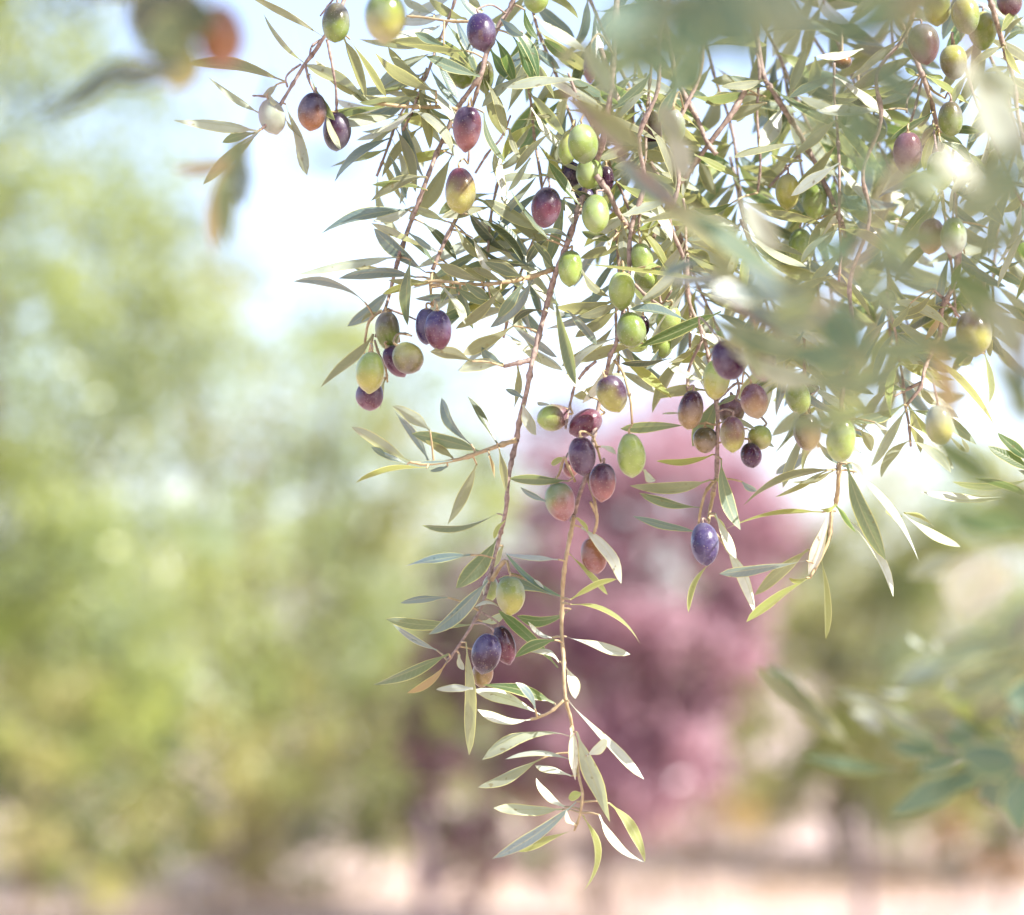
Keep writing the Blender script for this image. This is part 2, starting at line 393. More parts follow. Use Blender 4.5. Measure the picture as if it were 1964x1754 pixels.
# ---- second hanging branch, reaching lowest
BRANCH('olive_branch', 'pale sunlit olive branch hanging lowest, its tip leaves bright white over the purple tree', HANG, -0.012,
 [('S', 3.8, 4, 'k', '1302 -60 1266 60 1262 170 1226 260 1236 350 1210 440 1205 540 1183 652 1171 680 1162 720 1152 760 1144 800 1137 850 1130 900 1114 940 1104 975 1096 1000'),
  ('G', 4.0, 2.2, 'y', '1000 20 980 120 965 200 952 300 948 400 945 520 954 640 955 720 964 825 985 900 992 960 1005 1050 1020 1150 1036 1230 1026 1310 1015 1350 1000 1388'),
  ('G', 3, 2, 'y', '955 822 900 870 840 898 805 905'),
  ('E', 3, 2.2, 'y', '640 680 690 745 722 840 745 940 755 1085'),
  ('E', 3, 2.2, 'k', '530 690 460 750 400 840 375 930 352 1030 340 1108'),
  ('E', 2.6, 2.2, 'y', '510 1160 540 1240 562 1320'),
  ('E', 3, 2.4, 'y', '470 1405 505 1500 528 1600 536 1690 512 1770'),
  ('G', 2.6, 2.4, 'y', '1070 -40 1092 5 1100 40 1090 90'),
  ('E', 2.6, 2.2, 'y', '400 1440 350 1330 330 1290 300 1390 260 1440'),
 ],
 [('E', '''265 240 405 840 78 -10 g ; 350 370 535 590 66 10 b ; 640 310 268 350 100 14 y ; 660 330 430 410 80 y ; 665 370 400 540 82 10 y ; 440 120 620 290 60 -8 y
490 915 215 800 66 -32 W ; 345 1290 250 1330 50 L ; 360 1435 -10 1420 76 -12 g ; 220 1560 60 1475 46 8 b ; 560 1222 655 1270 40 W ; 830 1362 892 1440 60 W
1000 670 685 703 46 -14 d ; 1120 450 735 365 66 -8 b ; 830 580 430 700 76 10 y ; 1310 380 800 600 95 14 G ; 590 780 740 820 26 s ; 250 960 165 945 26 W
930 100 835 110 34 L ; 1330 200 470 85 32 22 L'''),
  ('G', '''930 210 700 185 30 8 W ; 985 425 750 455 52 26 G ; 905 550 800 480 26 W ; 915 560 742 635 56 -20 G ; 935 655 805 610 34 -22 W
915 835 600 755 60 -10 G ; 855 885 560 775 62 -8 W ; 560 770 400 775 42 -12 W ; 810 905 580 862 48 22 W ; 830 860 745 745 42 b
965 680 1005 815 62 14 W ; 1030 70 1205 315 66 14 W ; 1010 30 1060 90 22 L ; 985 190 1145 362 30 -14 L ; 985 385 1185 295 34 26 L ; 985 405 1287 577 24 42 L ; 965 545 1243 622 44 -12 W
975 825 1303 1165 42 38 W ; 1010 960 1155 1350 86 -6 s ; 985 940 1005 1170 52 -6 W ; 1055 1062 1145 995 58 W ; 985 978 600 1080 52 -22 s ; 855 1075 582 1200 56 10 s
985 1080 700 1078 30 -10 W ; 990 1150 830 1105 36 W ; 960 1285 835 1160 46 12 W ; 1000 1360 965 1300 30 W ; 950 1295 650 1290 62 -16 s ; 1010 1262 645 1510 62 10 b
1005 1385 760 1480 36 10 L ; 1035 1320 1043 1648 36 34 L ; 1155 1270 1308 1525 56 14 L ; 1110 1320 1305 1525 44 -10 W ; 1035 1222 975 1245 50 L'''),
 ], seed=12)

# ---- top left sprig with the dark olives
BRANCH('olive_branch', 'thin twig at upper left against white sky, holding brown and dark purple olives', HANG, -0.005,
 [('A', 4, 3, 'k', '975 -60 930 60 890 140 845 200 800 270 745 340 690 430 630 530 560 640 508 695'),
  ('A', 2.6, 2, 'k', '745 345 765 430 795 495'), ('A', 2.4, 2, 'k', '862 212 886 330 910 480 914 602'),
  ('A', 2.2, 2, 'k', '840 205 780 250 768 320'), ('A', 2.2, 1.6, 'k', '720 345 670 380 640 420 650 470'),
  ('A', 2, 1.6, 'k', '560 525 500 515 462 514'), ('A', 2, 1.6, 'k', '900 -10 860 40 825 85'),
 ],
 [('A', '''840 195 440 -25 46 -6 y ; 740 338 522 75 34 8 g ; 500 608 220 410 46 8 s ; 640 440 90 345 80 -22 y ; 490 705 35 645 76 -24 s ; 475 715 298 765 62 g
510 695 195 992 78 16 y ; 640 560 755 942 62 10 s ; 640 640 722 742 22 s ; 770 400 905 645 42 8 g ; 860 600 935 805 42 6 s ; 950 200 1072 530 72 10 y ; 985 210 1180 520 44 8 y
505 690 400 780 22 W ; 590 455 510 520 46 s ; 545 500 590 560 30 s'''),
 ], seed=13)

# ---- left-centre branch with purple olives
BRANCH('olive_branch', 'reddish olive branch left of centre slanting down to the green and maroon olive cluster', HANG, 0.01,
 [('A', 4.6, 3.8, 'k', '1880 -60 1850 40 1790 130 1720 290 1690 400 1620 500 1560 590 1500 720 1450 830 1400 960 1350 1100 1300 1230 1250 1380 1235 1430'),
  ('D', 3.8, 2.4, 'k', '680 -15 650 100 625 200 600 300 575 380 520 540'),
  ('A', 4, 3, 'y', '1560 585 1480 575 1400 575 1300 572 1210 565 1085 545'),
  ('A', 3.5, 3, 'k', '1700 380 1660 520 1640 580'), ('A', 2.4, 2.2, 'k', '1630 800 1620 880'),
  ('A', 4, 3.4, 'k', '1570 1150 1500 1290 1430 1450'), ('D', 3, 2.2, 'y', '870 140 864 230 868 290 876 350'),
  ('A', 3, 2, 'y', '1640 115 1520 112 1380 92 1288 85'),
  ('D', 2.6, 2, 'y', '560 372 482 440 456 560 448 640'), ('D', 2.6, 2, 'y', '600 362 648 450 668 570'), ('D', 2.4, 2, 'y', '515 560 540 640 580 720 595 820'),
  ('D', 2.4, 2, 'y', '505 520 490 600 478 640'), ('A', 2.2, 1.8, 'k', '1660 930 1730 820 1800 740 1850 620'), ('D', 2, 1.6, 'k', '600 365 700 400 770 430'),
  ('D', 1.8, 1.5, 'k', '670 515 715 518 745 532'),
 ],
 [('A', '''1085 545 745 345 76 10 s ; 1070 548 797 318 60 -18 y ; 1210 573 805 642 52 24 g ; 1440 75 1270 -10 52 s ; 1610 100 1400 -20 66 10 y ; 1490 240 1332 175 60 g ; 1610 272 1290 242 46 -8 y
1680 402 1190 225 72 -26 y ; 1685 410 1395 300 80 16 g ; 1450 490 1118 280 82 8 y ; 1450 500 1190 250 60 y ; 1420 555 1195 505 62 -8 s ; 1560 570 1250 470 42 y ; 1400 575 1200 645 26 g
1540 690 1240 612 76 -14 L ; 1560 650 1300 530 52 g ; 1372 680 1157 953 62 -6 y ; 1545 785 1235 850 66 14 L ; 1535 830 1300 1180 98 -12 y ; 1395 950 1097 1080 78 -28 y ; 1400 1022 1105 993 46 -6 g
1300 1130 832 1255 78 -14 b ; 1320 1115 1110 1190 70 W ; 1500 1190 1320 1110 56 s ; 1395 1465 1115 1228 90 -8 b ; 1460 1350 1100 1200 42 -12 s ; 1440 1410 1270 1275 36 g
1240 1382 700 1475 62 -26 s ; 1200 1460 1000 1435 32 g ; 1340 1490 925 1497 76 -6 b ; 1065 1625 680 1512 52 -18 b ; 1670 1070 1960 1225 90 8 g ; 1560 1230 1700 1400 52 y
1615 1150 1930 1430 50 8 d ; 1640 1090 1900 1380 46 g ; 1600 1250 1740 1440 60 d ; 1720 1390 1900 1490 80 y ; 1380 1200 1560 1400 60 d ; 1480 1430 1760 1500 90 6 y
1560 1550 1740 1640 62 g ; 1470 1540 1612 1712 36 W ; 1520 1430 1650 1740 52 s ; 1760 800 1830 1062 62 W ; 1700 420 1822 735 70 -6 y ; 1740 260 1870 440 75 G
1860 190 1965 425 72 G ; 1700 60 1620 -20 50 y ; 1800 100 1920 190 66 b ; 1440 1465 1520 1560 40 y ; 1300 1250 1460 1360 40 b'''),
  ('D', '''740 60 720 465 86 -5 g ; 615 240 345 472 100 14 b ; 505 530 180 850 86 10 y ; 580 800 553 990 30 y ; 930 210 1080 460 46 W ; 990 120 1130 490 72 g ; 600 130 380 95 42 y ; 880 150 1000 200 50 y ; 560 390 430 450 30 y'''),
  ('B', '''150 220 280 510 76 8 G ; 255 150 430 500 86 16 G ; 345 60 435 250 56 G ; 435 245 395 400 42 b ; 740 500 230 545 66 -14 s ; 740 540 470 600 80 y ; 660 380 465 240 90 8 G ; 80 470 220 830 62 y
560 700 290 745 32 y ; 90 700 230 1010 56 g ; 195 960 235 1235 62 W ; 250 800 340 1000 46 y ; 350 1610 0 1320 60 d ; 390 1650 170 1370 46 b ; 370 1650 60 1520 42 d ; 20 1480 130 1720 60 W ; 330 1740 90 1640 80 y'''),
 ], seed=14, zj=0.02)

# ---- centre-right branch with the single blue olive
BRANCH('olive_branch', 'olive branch right of centre whose tip holds one blue purple olive between slim leaves', HANG, 0.008,
 [('S', 3.6, 3.6, 'k', '1392 -60 1352 60 1340 150 1296 250 1302 350 1284 420 1312 500 1322 580 1348 640 1366 720 1376 790 1376 850 1374 910 1368 945'),
  ('E', 4.2, 2.4, 'y', '1268 1440 1255 1540 1235 1640 1228 1710'), ('E', 3.2, 2.2, 'y', '1275 1425 1215 1500 1185 1600 1170 1690'),
  ('E', 3, 2, 'k', '1285 930 1340 880 1400 830 1440 830'), ('E', 2.6, 2, 'k', '1400 930 1420 860 1410 800'), ('E', 3.2, 2.4, 'k', '1100 870 1105 760 1130 680 1190 560'),
  ('E', 3.2, 2.2, 'k', '770 210 850 290 940 350 1000 400'), ('E', 2.2, 1.8, 'k', '920 240 940 330 1000 250'),
 ],
 [('E', '''1160 590 975 700 42 y ; 1230 640 1060 700 72 L ; 1190 810 972 708 56 10 s ; 1200 870 903 920 86 -12 y ; 1285 920 1130 1220 140 8 g ; 1100 1090 682 1110 78 -8 g ; 1070 1015 940 1020 16 W
1310 1070 1530 1120 46 12 s ; 1470 1110 1640 1225 40 8 W ; 1260 1270 905 1312 52 10 L ; 1240 1430 740 1465 92 6 y ; 1180 1600 800 1510 66 26 g ; 1170 1754 760 1655 62 10 b
1310 1300 1430 1740 102 -6 g ; 1440 1440 1532 1500 52 b ; 1280 1420 1360 1460 24 L ; 1250 600 1500 640 60 y ; 1290 960 1400 900 40 g'''),
  ('H', '245 10 335 205 46 5 W ; 290 160 420 452 62 6 W ; 220 230 128 440 30 -8 L ; 240 20 300 120 20 L'),
 ], seed=15)

# ---- right branch
BRANCH('olive_branch', 'olive branch at right under the yellow green olive, with wide drooping leaves and white rims', HANG, 0.0,
 [('S', 3.4, 3.6, 'k', '1770 -60 1740 60 1682 140 1690 230 1655 330 1668 420 1630 540 1636 640 1615 760 1612 860 1608 900'),
  ('F', 4.5, 3.6, 'y', '800 1330 795 1400 788 1500 775 1590'), ('H', 3.8, 2.4, 'y', '750 0 740 110 705 200 655 290'),
 ],
 [('F', '''845 1330 1087 1928 132 -14 g ; 910 1380 1295 1939 58 12 W ; 870 1320 940 1420 62 W ; 1200 1635 1400 1740 30 L ; 770 1365 200 1590 62 -26 y ; 760 1370 490 1440 40 y ; 720 1370 400 1535 44 y
930 1120 1000 1250 80 y ; 1020 1070 1100 1116 30 W ; 890 1380 860 1480 34 W ; 780 1590 900 1754 40 G ; 690 1630 90 1735 34 -26 L ; 780 1580 670 1600 34 L'''),
  ('H', '''735 -5 650 275 62 -12 W ; 770 0 1018 372 40 12 W ; 640 215 262 272 46 -10 b ; 650 165 415 365 66 12 y ; 655 290 380 482 44 14 L ; 640 290 565 290 24 L ; 705 205 725 555 34 34 L
1060 10 1310 155 42 8 W ; 985 0 1060 20 20 L ; 745 20 700 200 30 g'''),
 ], seed=16)

# ---- upper right branches
BRANCH('olive_branch', 'pinkish sunlit twig slanting down through the crowded leaves at upper right', BACKB, 0.05,
 [('C', 5, 4.4, 'k', '100 -80 160 200 210 470 270 570 350 700 430 820 480 920 540 1030 600 1170 650 1270 690 1370 720 1480'),
  ('C', 2.6, 2.4, 'k', '160 300 185 450 168 700 190 1000 172 1200'), ('C', 2.4, 2, 'k', '430 960 340 1060 290 1110 245 1165')],
 [('C', '''350 660 670 1100 150 -16 s ; 270 550 790 820 62 8 G ; 560 790 780 930 50 g ; 480 260 370 580 80 y ; 530 350 490 600 90 y ; 320 670 180 920 130 W ; 310 1120 540 1420 46 b ; 480 1400 620 1640 60 b ; 360 1430 560 1260 32 G
640 1400 220 1310 62 -14 y ; 450 1000 240 960 42 y ; 640 1280 830 1230 40 g ; 650 1300 800 1380 40 W ; 600 1100 430 1230 80 G ; 540 1050 480 1260 60 G ; 470 900 20 980 40 y ; 230 540 0 470 70 g
230 560 20 640 80 y ; 210 500 -60 540 70 y ; 220 600 40 760 90 y ; 690 1380 560 1560 70 y ; 720 1440 900 1420 70 g ; 640 1050 700 1200 30 s'''),
  ('B', '''1080 950 1290 990 80 y ; 1400 960 1690 1110 52 L ; 1430 1000 1535 1215 98 6 y ; 1740 560 1385 590 72 g ; 1760 520 1505 500 82 y ; 1700 590 1470 640 90 y ; 1850 640 1610 740 90 y ; 1270 440 1400 560 52 y
1640 1260 1400 1300 62 G ; 1250 1410 1230 1700 52 y ; 1320 1400 1300 1680 40 L ; 1330 1570 1080 1670 36 L ; 1380 1250 1440 1150 60 b ; 1400 1000 1330 1250 50 s ; 1560 1000 1690 1180 30 g''')],
 seed=21, zj=0.03, spread=0.02)
BRANCH('olive_branch', 'brown twig at upper centre with leaves fanning under the blurred green canopy', BACKB, 0.035,
 [('B', 4.6, 4, 'k', '1180 -60 1240 250 1300 500 1420 740 1480 880 1540 960'), ('B', 5, 4, 'k', '1720 560 1640 700 1520 860 1360 1080 1250 1250 1120 1540'),
  ('B', 5, 4, 'k', '820 300 930 650 1000 820 1100 960 1200 1150 1280 1380 1340 1560 1380 1754')],
 [('B', '''1100 960 1180 1030 60 s ; 930 650 820 560 60 G ; 900 520 1080 640 70 G ; 1010 600 1180 640 40 L ; 990 560 1160 600 36 W ; 1040 540 1110 450 50 W ; 1300 500 1140 400 60 y ; 1250 300 1400 120 70 G ; 1230 240 1060 100 70 G
1200 200 1000 230 80 G ; 1320 560 1500 640 60 g ; 1420 740 1250 700 90 s ; 1300 520 1180 760 90 g ; 1220 100 1420 20 70 y ; 1210 60 1020 -20 80 G ; 940 650 1010 900 50 y ; 1100 940 960 1080 60 g ; 1130 1000 900 1040 80 y
1160 1060 1360 1120 40 y ; 1120 1500 1000 1560 40 y ; 1330 1500 1490 1440 50 b ; 1340 1560 1500 1640 60 y ; 1370 1650 1250 1560 40 y ; 1380 1680 1540 1700 70 W ; 1260 1300 1420 1210 60 y ; 1190 1380 1330 1400 50 L''')],
 seed=22, zj=0.03, spread=0.02)
BRANCH('olive_branch', 'twig at upper right forking into a star of slim leaves below the brown olive', BACKB, 0.02,
 [('C', 4.6, 4, 'k', '960 -80 1020 60 1080 170 1130 300 1180 420 1210 500 1250 620 1300 820'), ('C', 2.4, 2, 'k', '1190 470 1110 600 1100 700'), ('C', 2.4, 2, 'k', '1200 480 1150 680 1115 790'),
  ('C', 2.6, 2, 'k', '1385 200 1385 290'), ('C', 2.6, 2, 'y', '1210 480 1260 560 1340 610')],
 [('C', '''1170 330 740 560 105 10 y ; 1060 240 740 500 60 y ; 1190 470 890 590 70 8 y ; 1170 530 875 670 60 W ; 1160 465 610 590 52 14 L ; 1220 470 1500 650 52 8 L ; 1220 460 1330 490 30 L
990 680 550 690 76 16 W ; 830 300 540 350 62 W ; 880 540 670 640 108 y ; 1190 480 1090 420 40 L ; 1240 600 1170 800 70 y ; 1260 700 1000 870 60 G ; 1280 780 1180 900 60 y ; 1090 180 1050 300 30 y ; 1300 800 1210 1060 70 L
1280 830 1450 900 60 g ; 1330 820 1560 820 70 G ; 1310 880 1500 1000 70 G''')], seed=23, zj=0.02, spread=0.02)
BRANCH('olive_branch', 'thin dark twig along the right edge crossing pale blue sky at upper right', BACKB, 0.03,
 [('C', 5, 3.5, 'k', '1600 -60 1640 60 1700 270 1740 400 1770 520 1790 700 1830 900'), ('C', 3.6, 3, 'k', '1960 1180 1832 1155 1720 1130 1600 1122 1400 1112 1385 1000 1400 900'),
  ('C', 3, 2, 'k', '1385 1030 1410 1200 1410 1380')],
 [('C', '''1390 1060 1590 1330 52 -8 g ; 1610 1125 1487 945 52 -8 g ; 1600 1120 1740 1200 42 g ; 1680 870 1620 1130 90 y ; 1740 1190 1670 1300 60 W ; 1000 1380 1150 1430 52 W ; 1060 1370 1150 1230 62 y ; 1700 270 1832 190 40 g
1710 280 1820 470 52 y ; 1700 290 1500 420 60 y ; 1740 400 1640 600 60 g ; 1760 470 1900 560 50 y ; 1700 260 1832 100 40 y ; 1690 200 1780 80 60 L ; 1740 420 1590 450 40 y ; 1540 1160 1640 1290 40 y
1832 1160 1700 1320 60 y ; 1400 1100 1290 1200 60 L ; 1790 1140 1900 1000 50 W ; 1640 1430 1560 1600 50 g ; 1832 1500 1720 1545 40 g'''),
  ('F', '''1580 20 1949 220 50 g ; 1949 60 1700 140 26 g ; 1850 80 1760 200 24 g ; 1800 120 1680 30 24 g''')], seed=24, zj=0.02, spread=0.02)
BRANCH('olive_branch', 'bare looking twig at right with slim leaves hanging before white sky beside the bicolour olive', BACKB, 0.015,
 [('F', 5, 3, 'k', '1560 -100 1530 100 1500 240 1440 350 1432 440 1422 530 1380 620 1330 740 1305 850 1215 965'), ('F', 3, 2.4, 'k', '1380 240 1480 330 1545 415'), ('F', 3, 2, 'k', '1310 820 1210 870 1140 910'),
  ('F', 4, 3, 'k', '1700 200 1690 420 1700 640')],
 [('F', '''1230 970 1305 1262 76 y ; 1370 660 1770 1105 60 -8 y ; 1290 690 1475 885 52 -8 y ; 1700 640 1730 950 52 8 s ; 1560 1170 1600 1255 30 y ; 1640 640 1540 715 52 y ; 1480 350 1150 430 80 8 y ; 1460 340 1120 360 60 y
1380 260 1140 400 60 y ; 1340 600 1100 640 60 y ; 1360 640 1060 610 30 G ; 1200 960 880 1070 90 8 g ; 1420 540 1350 600 60 Y ; 1480 1150 1600 1258 30 y ; 1240 330 1130 480 50 y ; 1500 240 1560 80 50 G ; 1500 250 1640 150 60 G
1430 400 1330 560 50 Y ; 1700 600 1760 440 60 y ; 1690 480 1740 660 60 y ; 1210 870 1060 830 50 g ; 1300 850 1410 960 60 y'''),], seed=25, zj=0.02, spread=0.02)
BRANCH('olive_branch', 'leaf sprig entering from the right edge below the sky with long pale horizontal leaf', BACKB, 0.0,
 [('F', 4.5, 3, 'k', '2250 1150 2100 1330 2030 1420 1990 1500')],
 [('F', '''2010 1320 1785 1135 82 8 G ; 2010 1380 1725 1220 92 -10 G ; 2000 1510 1310 1505 52 -8 W ; 2010 1560 1640 1420 62 G ; 2030 1440 1915 1370 40 d ; 2030 1400 1500 1440 50 g ; 2020 1560 1930 1500 50 W''')], seed=26)

# ---- procedural twigs that thicken the upper right
def fill_twig(label, group, x, y, ang, length, z0, seed, n=12, types='yygssGbbLdWy', wl=(120, 175), ww=(22, 34), spread=0.03, drift=0.0, cat='branch', w2=3.2):
    rng = random.Random(seed)
    sc_ = D0 / (D0 + z0)
    pts = []; a = ang
    px, py = x, y
    m = 7
    for i in range(m + 1):
        pts.append((px, py)); a += rng.uniform(-0.13, 0.13) + drift
        px += math.cos(a) * length / m; py += math.sin(a) * length / m
    txt = ' '.join('%.1f %.1f' % q for q in pts)
    rows = []
    for i in range(n):
        t = (i + 0.6) / n; k = min(m - 1, int(t * m)); f = t * m - k
        bx = pts[k][0] + (pts[k + 1][0] - pts[k][0]) * f; by = pts[k][1] + (pts[k + 1][1] - pts[k][1]) * f
        h = math.atan2(pts[k + 1][1] - pts[k][1], pts[k + 1][0] - pts[k][0])
        for sgn in (-1, 1):
            if rng.random() < 0.1: continue
            aa = h + sgn * rng.uniform(0.45, 1.15) + rng.uniform(-0.15, 0.15); ll = rng.uniform(*wl) * (1 - 0.25 * abs(t - 0.5)) * sc_
            rows.append('%.1f %.1f %.1f %.1f %.1f %.1f %s' % (bx, by, bx + math.cos(aa) * ll, by + math.sin(aa) * ll, rng.uniform(*ww) * sc_, rng.uniform(-9, 9), rng.choice(types)))
    return BRANCH('olive_branch', label, group, z0, [('S', w2 * sc_, 2.5 * sc_, 'k', txt)], [('S', '\n'.join(rows))], seed=seed, spread=spread, zj=0.02, cat=cat)

FT = [(1010, -40, 1.35, 330), (1100, -60, 1.1, 420), (1230, -60, 1.5, 430), (1330, 30, 1.3, 460), (1420, -40, 1.2, 520), (1500, 120, 1.45, 480), (1560, -50, 1.25, 420), (1640, 260, 1.3, 430),
      (1700, -60, 1.5, 380), (1800, 280, 1.7, 330), (1850, -50, 1.35, 330), (1250, 330, 1.2, 330), (1400, 300, 1.3, 400), (1560, 480, 1.4, 300), (1960, 250, 2.0, 420), (1720, 420, 1.75, 330), (1150, 380, 0.9, 300), (1480, -60, 1.0, 500)]
for i, (x, y, a, ln) in enumerate(FT):
    fill_twig('out of focus olive twig in the thick foliage at upper right', BACKB, x, y, a, ln, 0.05 + 0.012 * (i % 9), 300 + i)

FT2 = [(880, -30, 1.75, 300, 0.02), (1000, 60, 1.4, 320, 0.03), (1090, 140, 1.2, 300, 0.025), (960, 330, 1.9, 260, 0.03), (1180, 420, 1.5, 300, 0.03), (1310, 380, 1.55, 300, 0.02), (1040, 420, 1.9, 240, 0.035),
       (1420, 420, 1.2, 330, 0.03), (1540, 620, 1.5, 240, 0.03), (820, 130, 2.0, 230, 0.03), (1700, 560, 1.3, 300, 0.03), (1850, 120, 1.4, 380, 0.02), (1250, 120, 1.8, 330, 0.02), (1600, 120, 1.7, 420, 0.02)]
for i, (x, y, a, ln, z_) in enumerate(FT2):
    fill_twig('fine silvery leaved olive twig among others above the olive clusters', 'fine twigs woven through the hanging branches', x, y, a, ln, z_, 500 + i, n=10, types='sbsygWsbWL', wl=(100, 165), ww=(15, 27), spread=0.02, w2=2.6)

# ---- sprigs close to the lens, strongly blurred
def near(label, zoff, stems, leaves, seed, **k):
    return BRANCH('olive_sprig', label, NEAR, zoff, stems, leaves, seed=seed, spread=0.02, zj=0.015, cat='sprig', wmul={45: 1.5, 46: 0.95, 52: 0.95, 41: 1.5, 50: 1.15}.get(seed, 1.2), **k)
near('blurred sprig over the top left corner with long grey leaf pointing down left', -0.50,
 [('I', 8, 5, 'k', '1000 -160 1000 60 960 200 900 300 760 290')],
 [('I', '''720 280 215 625 90 14 d ; 1010 350 540 400 110 14 b ; 1000 30 700 100 220 d ; 1020 120 760 250 170 g ; 1080 200 800 300 150 d ; 1040 -20 1120 190 120 d ; 1000 -40 420 -20 80 y ; 960 60 1150 60 170 d ; 900 180 700 120 150 g''')], 41)
near('blurred tan and green sprig hanging over the left sky above the pale hillside of leaves', -0.40,
 [('I', 5, 3, 'k', '1460 400 1400 560 1340 700 1290 800')],
 [('I', '''1290 780 1150 1375 92 -12 Y ; 1310 800 1215 1340 110 -6 g ; 1260 850 930 905 60 14 Y ; 1330 800 1300 1120 80 b ; 1330 720 1230 900 110 g''')], 42)
near('very faint blurred sprig in front of the grey olive', -0.60,
 [('I', 4, 3, 'k', '1500 160 1560 400 1540 700 1530 860')], [('I', '''1540 840 1900 900 60 b''')], 43)
near('pale diagonal sprig sweeping across the upper right, out of focus', -0.34,
 [('B', 6, 5, 'k', '560 500 760 760 950 950 1200 1200 1450 1400 1750 1620 2050 1850 2300 2100 2600 2400')],
 [('B', '''1150 1010 600 590 135 -10 y ; 1420 1360 930 1000 130 10 b ; 1960 1720 1180 1260 150 -14 y ; 1980 1760 1380 1330 120 12 N ; 920 650 690 240 92 -16 s ; 700 250 540 410 80 y ; 1210 740 1370 1110 130 W ; 1330 900 1180 640 130 s
1680 1220 1930 1560 130 W ; 1230 620 1450 330 150 N ; 2300 2080 1700 1640 150 b ; 2500 2300 1900 1700 170 y ; 2100 1900 1500 1800 110 b ; 1980 1700 1500 1430 100 y ; 2450 2250 2000 2200 120 N ; 1500 1500 1640 1900 90 s''')], 44)
near('second dense green sprig blurred over the upper right foliage', -0.56,
 [('C', 6, 5, 'k', '1300 -300 1100 0 900 300 700 600')],
 [('C', '''1150 -50 700 -60 180 g ; 1100 0 700 220 180 N ; 950 200 500 160 170 N ; 900 300 1150 700 180 N ; 760 480 380 520 160 N ; 720 560 760 1000 170 N ; 700 600 380 900 150 g ; 1000 120 1300 350 170 g ; 820 420 1080 560 150 N ; 720 600 1000 900 170 N
1200 -150 820 -40 170 g ; 1900 900 1500 1150 200 g ; 1950 1000 1500 1380 190 N ; 1900 1200 1300 1300 200 g ; 1950 1350 1450 1600 200 g''')], 52)
near('dense dark green sprig blurring the top edge right of centre', -0.64,
 [('B', 6, 5, 'k', '1350 -400 1250 -100 1150 150 1050 350')],
 [('B', '''1250 -60 760 180 170 N ; 1200 60 800 330 190 N ; 1150 150 1600 300 200 N ; 1230 -50 1750 150 190 N ; 1300 -120 1900 40 180 g ; 1140 180 1250 520 170 N ; 1100 250 830 480 150 N ; 1250 30 1450 420 190 N
1300 -100 1550 330 190 N ; 1600 -100 1760 420 170 N ; 1300 -50 1000 60 170 N ; 1100 280 960 560 130 g ; 1750 -100 2050 300 170 g ; 1700 -100 2200 150 170 g ; 1500 -150 1400 250 190 N''')], 45)
near('blurred bluish sprig of wide leaves over the middle right foliage', -0.50,
 [('J', 6, 5, 'k', '1300 -200 1100 100 980 400 820 720 700 900 560 1100')],
 [('J', '''980 420 700 250 170 N ; 960 450 700 660 180 N ; 900 560 1250 800 180 g ; 820 700 520 560 150 N ; 800 740 1180 1090 160 g ; 700 900 300 880 150 g ; 690 900 900 1300 170 N ; 640 960 250 1130 140 g ; 1050 200 1500 130 200 g ; 1080 120 1450 400 180 g
950 500 1500 560 170 g ; 840 700 1430 870 170 g ; 600 1050 760 1380 140 N ; 1100 100 820 60 160 N ; 560 1080 200 1300 120 g ; 620 1000 1000 1350 160 N ; 1000 380 1150 700 170 N ; 1300 -50 1700 250 160 W''')], 46)
near('long drooping blurred leaves down the right side beside the white sky gap', -0.46,
 [('F', 6, 5, 'k', '2150 200 2000 500 1850 800')],
 [('F', '''1500 100 1940 560 180 g ; 1700 250 1949 700 160 s ; 1180 560 1720 640 140 g ; 900 640 1380 620 150 g ; 1380 560 1460 1100 110 Y ; 1330 1120 1760 1460 150 -10 G ; 1760 1440 2200 1800 210 G ; 300 1060 1240 880 110 -10 g
560 1060 1230 960 110 g ; 700 900 1200 760 150 g ; 1750 600 2000 1100 110 g ; 1949 600 1860 1050 90 b ; 1400 100 1800 300 160 G ; 560 860 1000 740 130 g ; 640 1100 620 1280 90 Y''')], 47)
near('pale green leaf sprig crossing behind the dark purple olive pair', -0.26,
 [('E', 5, 4, 'k', '1949 720 1750 560 1500 420 1350 300')],
 [('E', '''1350 620 1960 830 110 -10 s ; 1960 700 1250 420 120 g ; 1450 600 1530 820 60 s ; 1420 200 940 180 70 b ; 1230 60 930 170 60 b ; 1949 500 1400 330 120 b ; 1949 620 1300 560 100 y ; 1500 380 1300 120 100 y''')], 48)
near('bright white blurred leaves at the upper right edge', -0.44,
 [('C', 6, 5, 'k', '1400 -100 1500 300 1560 480')], [('C', '''1480 420 1830 1010 220 W ; 1560 480 1740 980 200 W ; 1500 400 1832 600 150 s ; 1560 480 1420 420 100 W ; 1300 -60 900 100 200 y ; 1340 -40 1250 60 150 y ; 1380 -60 780 160 170 y''')], 49)
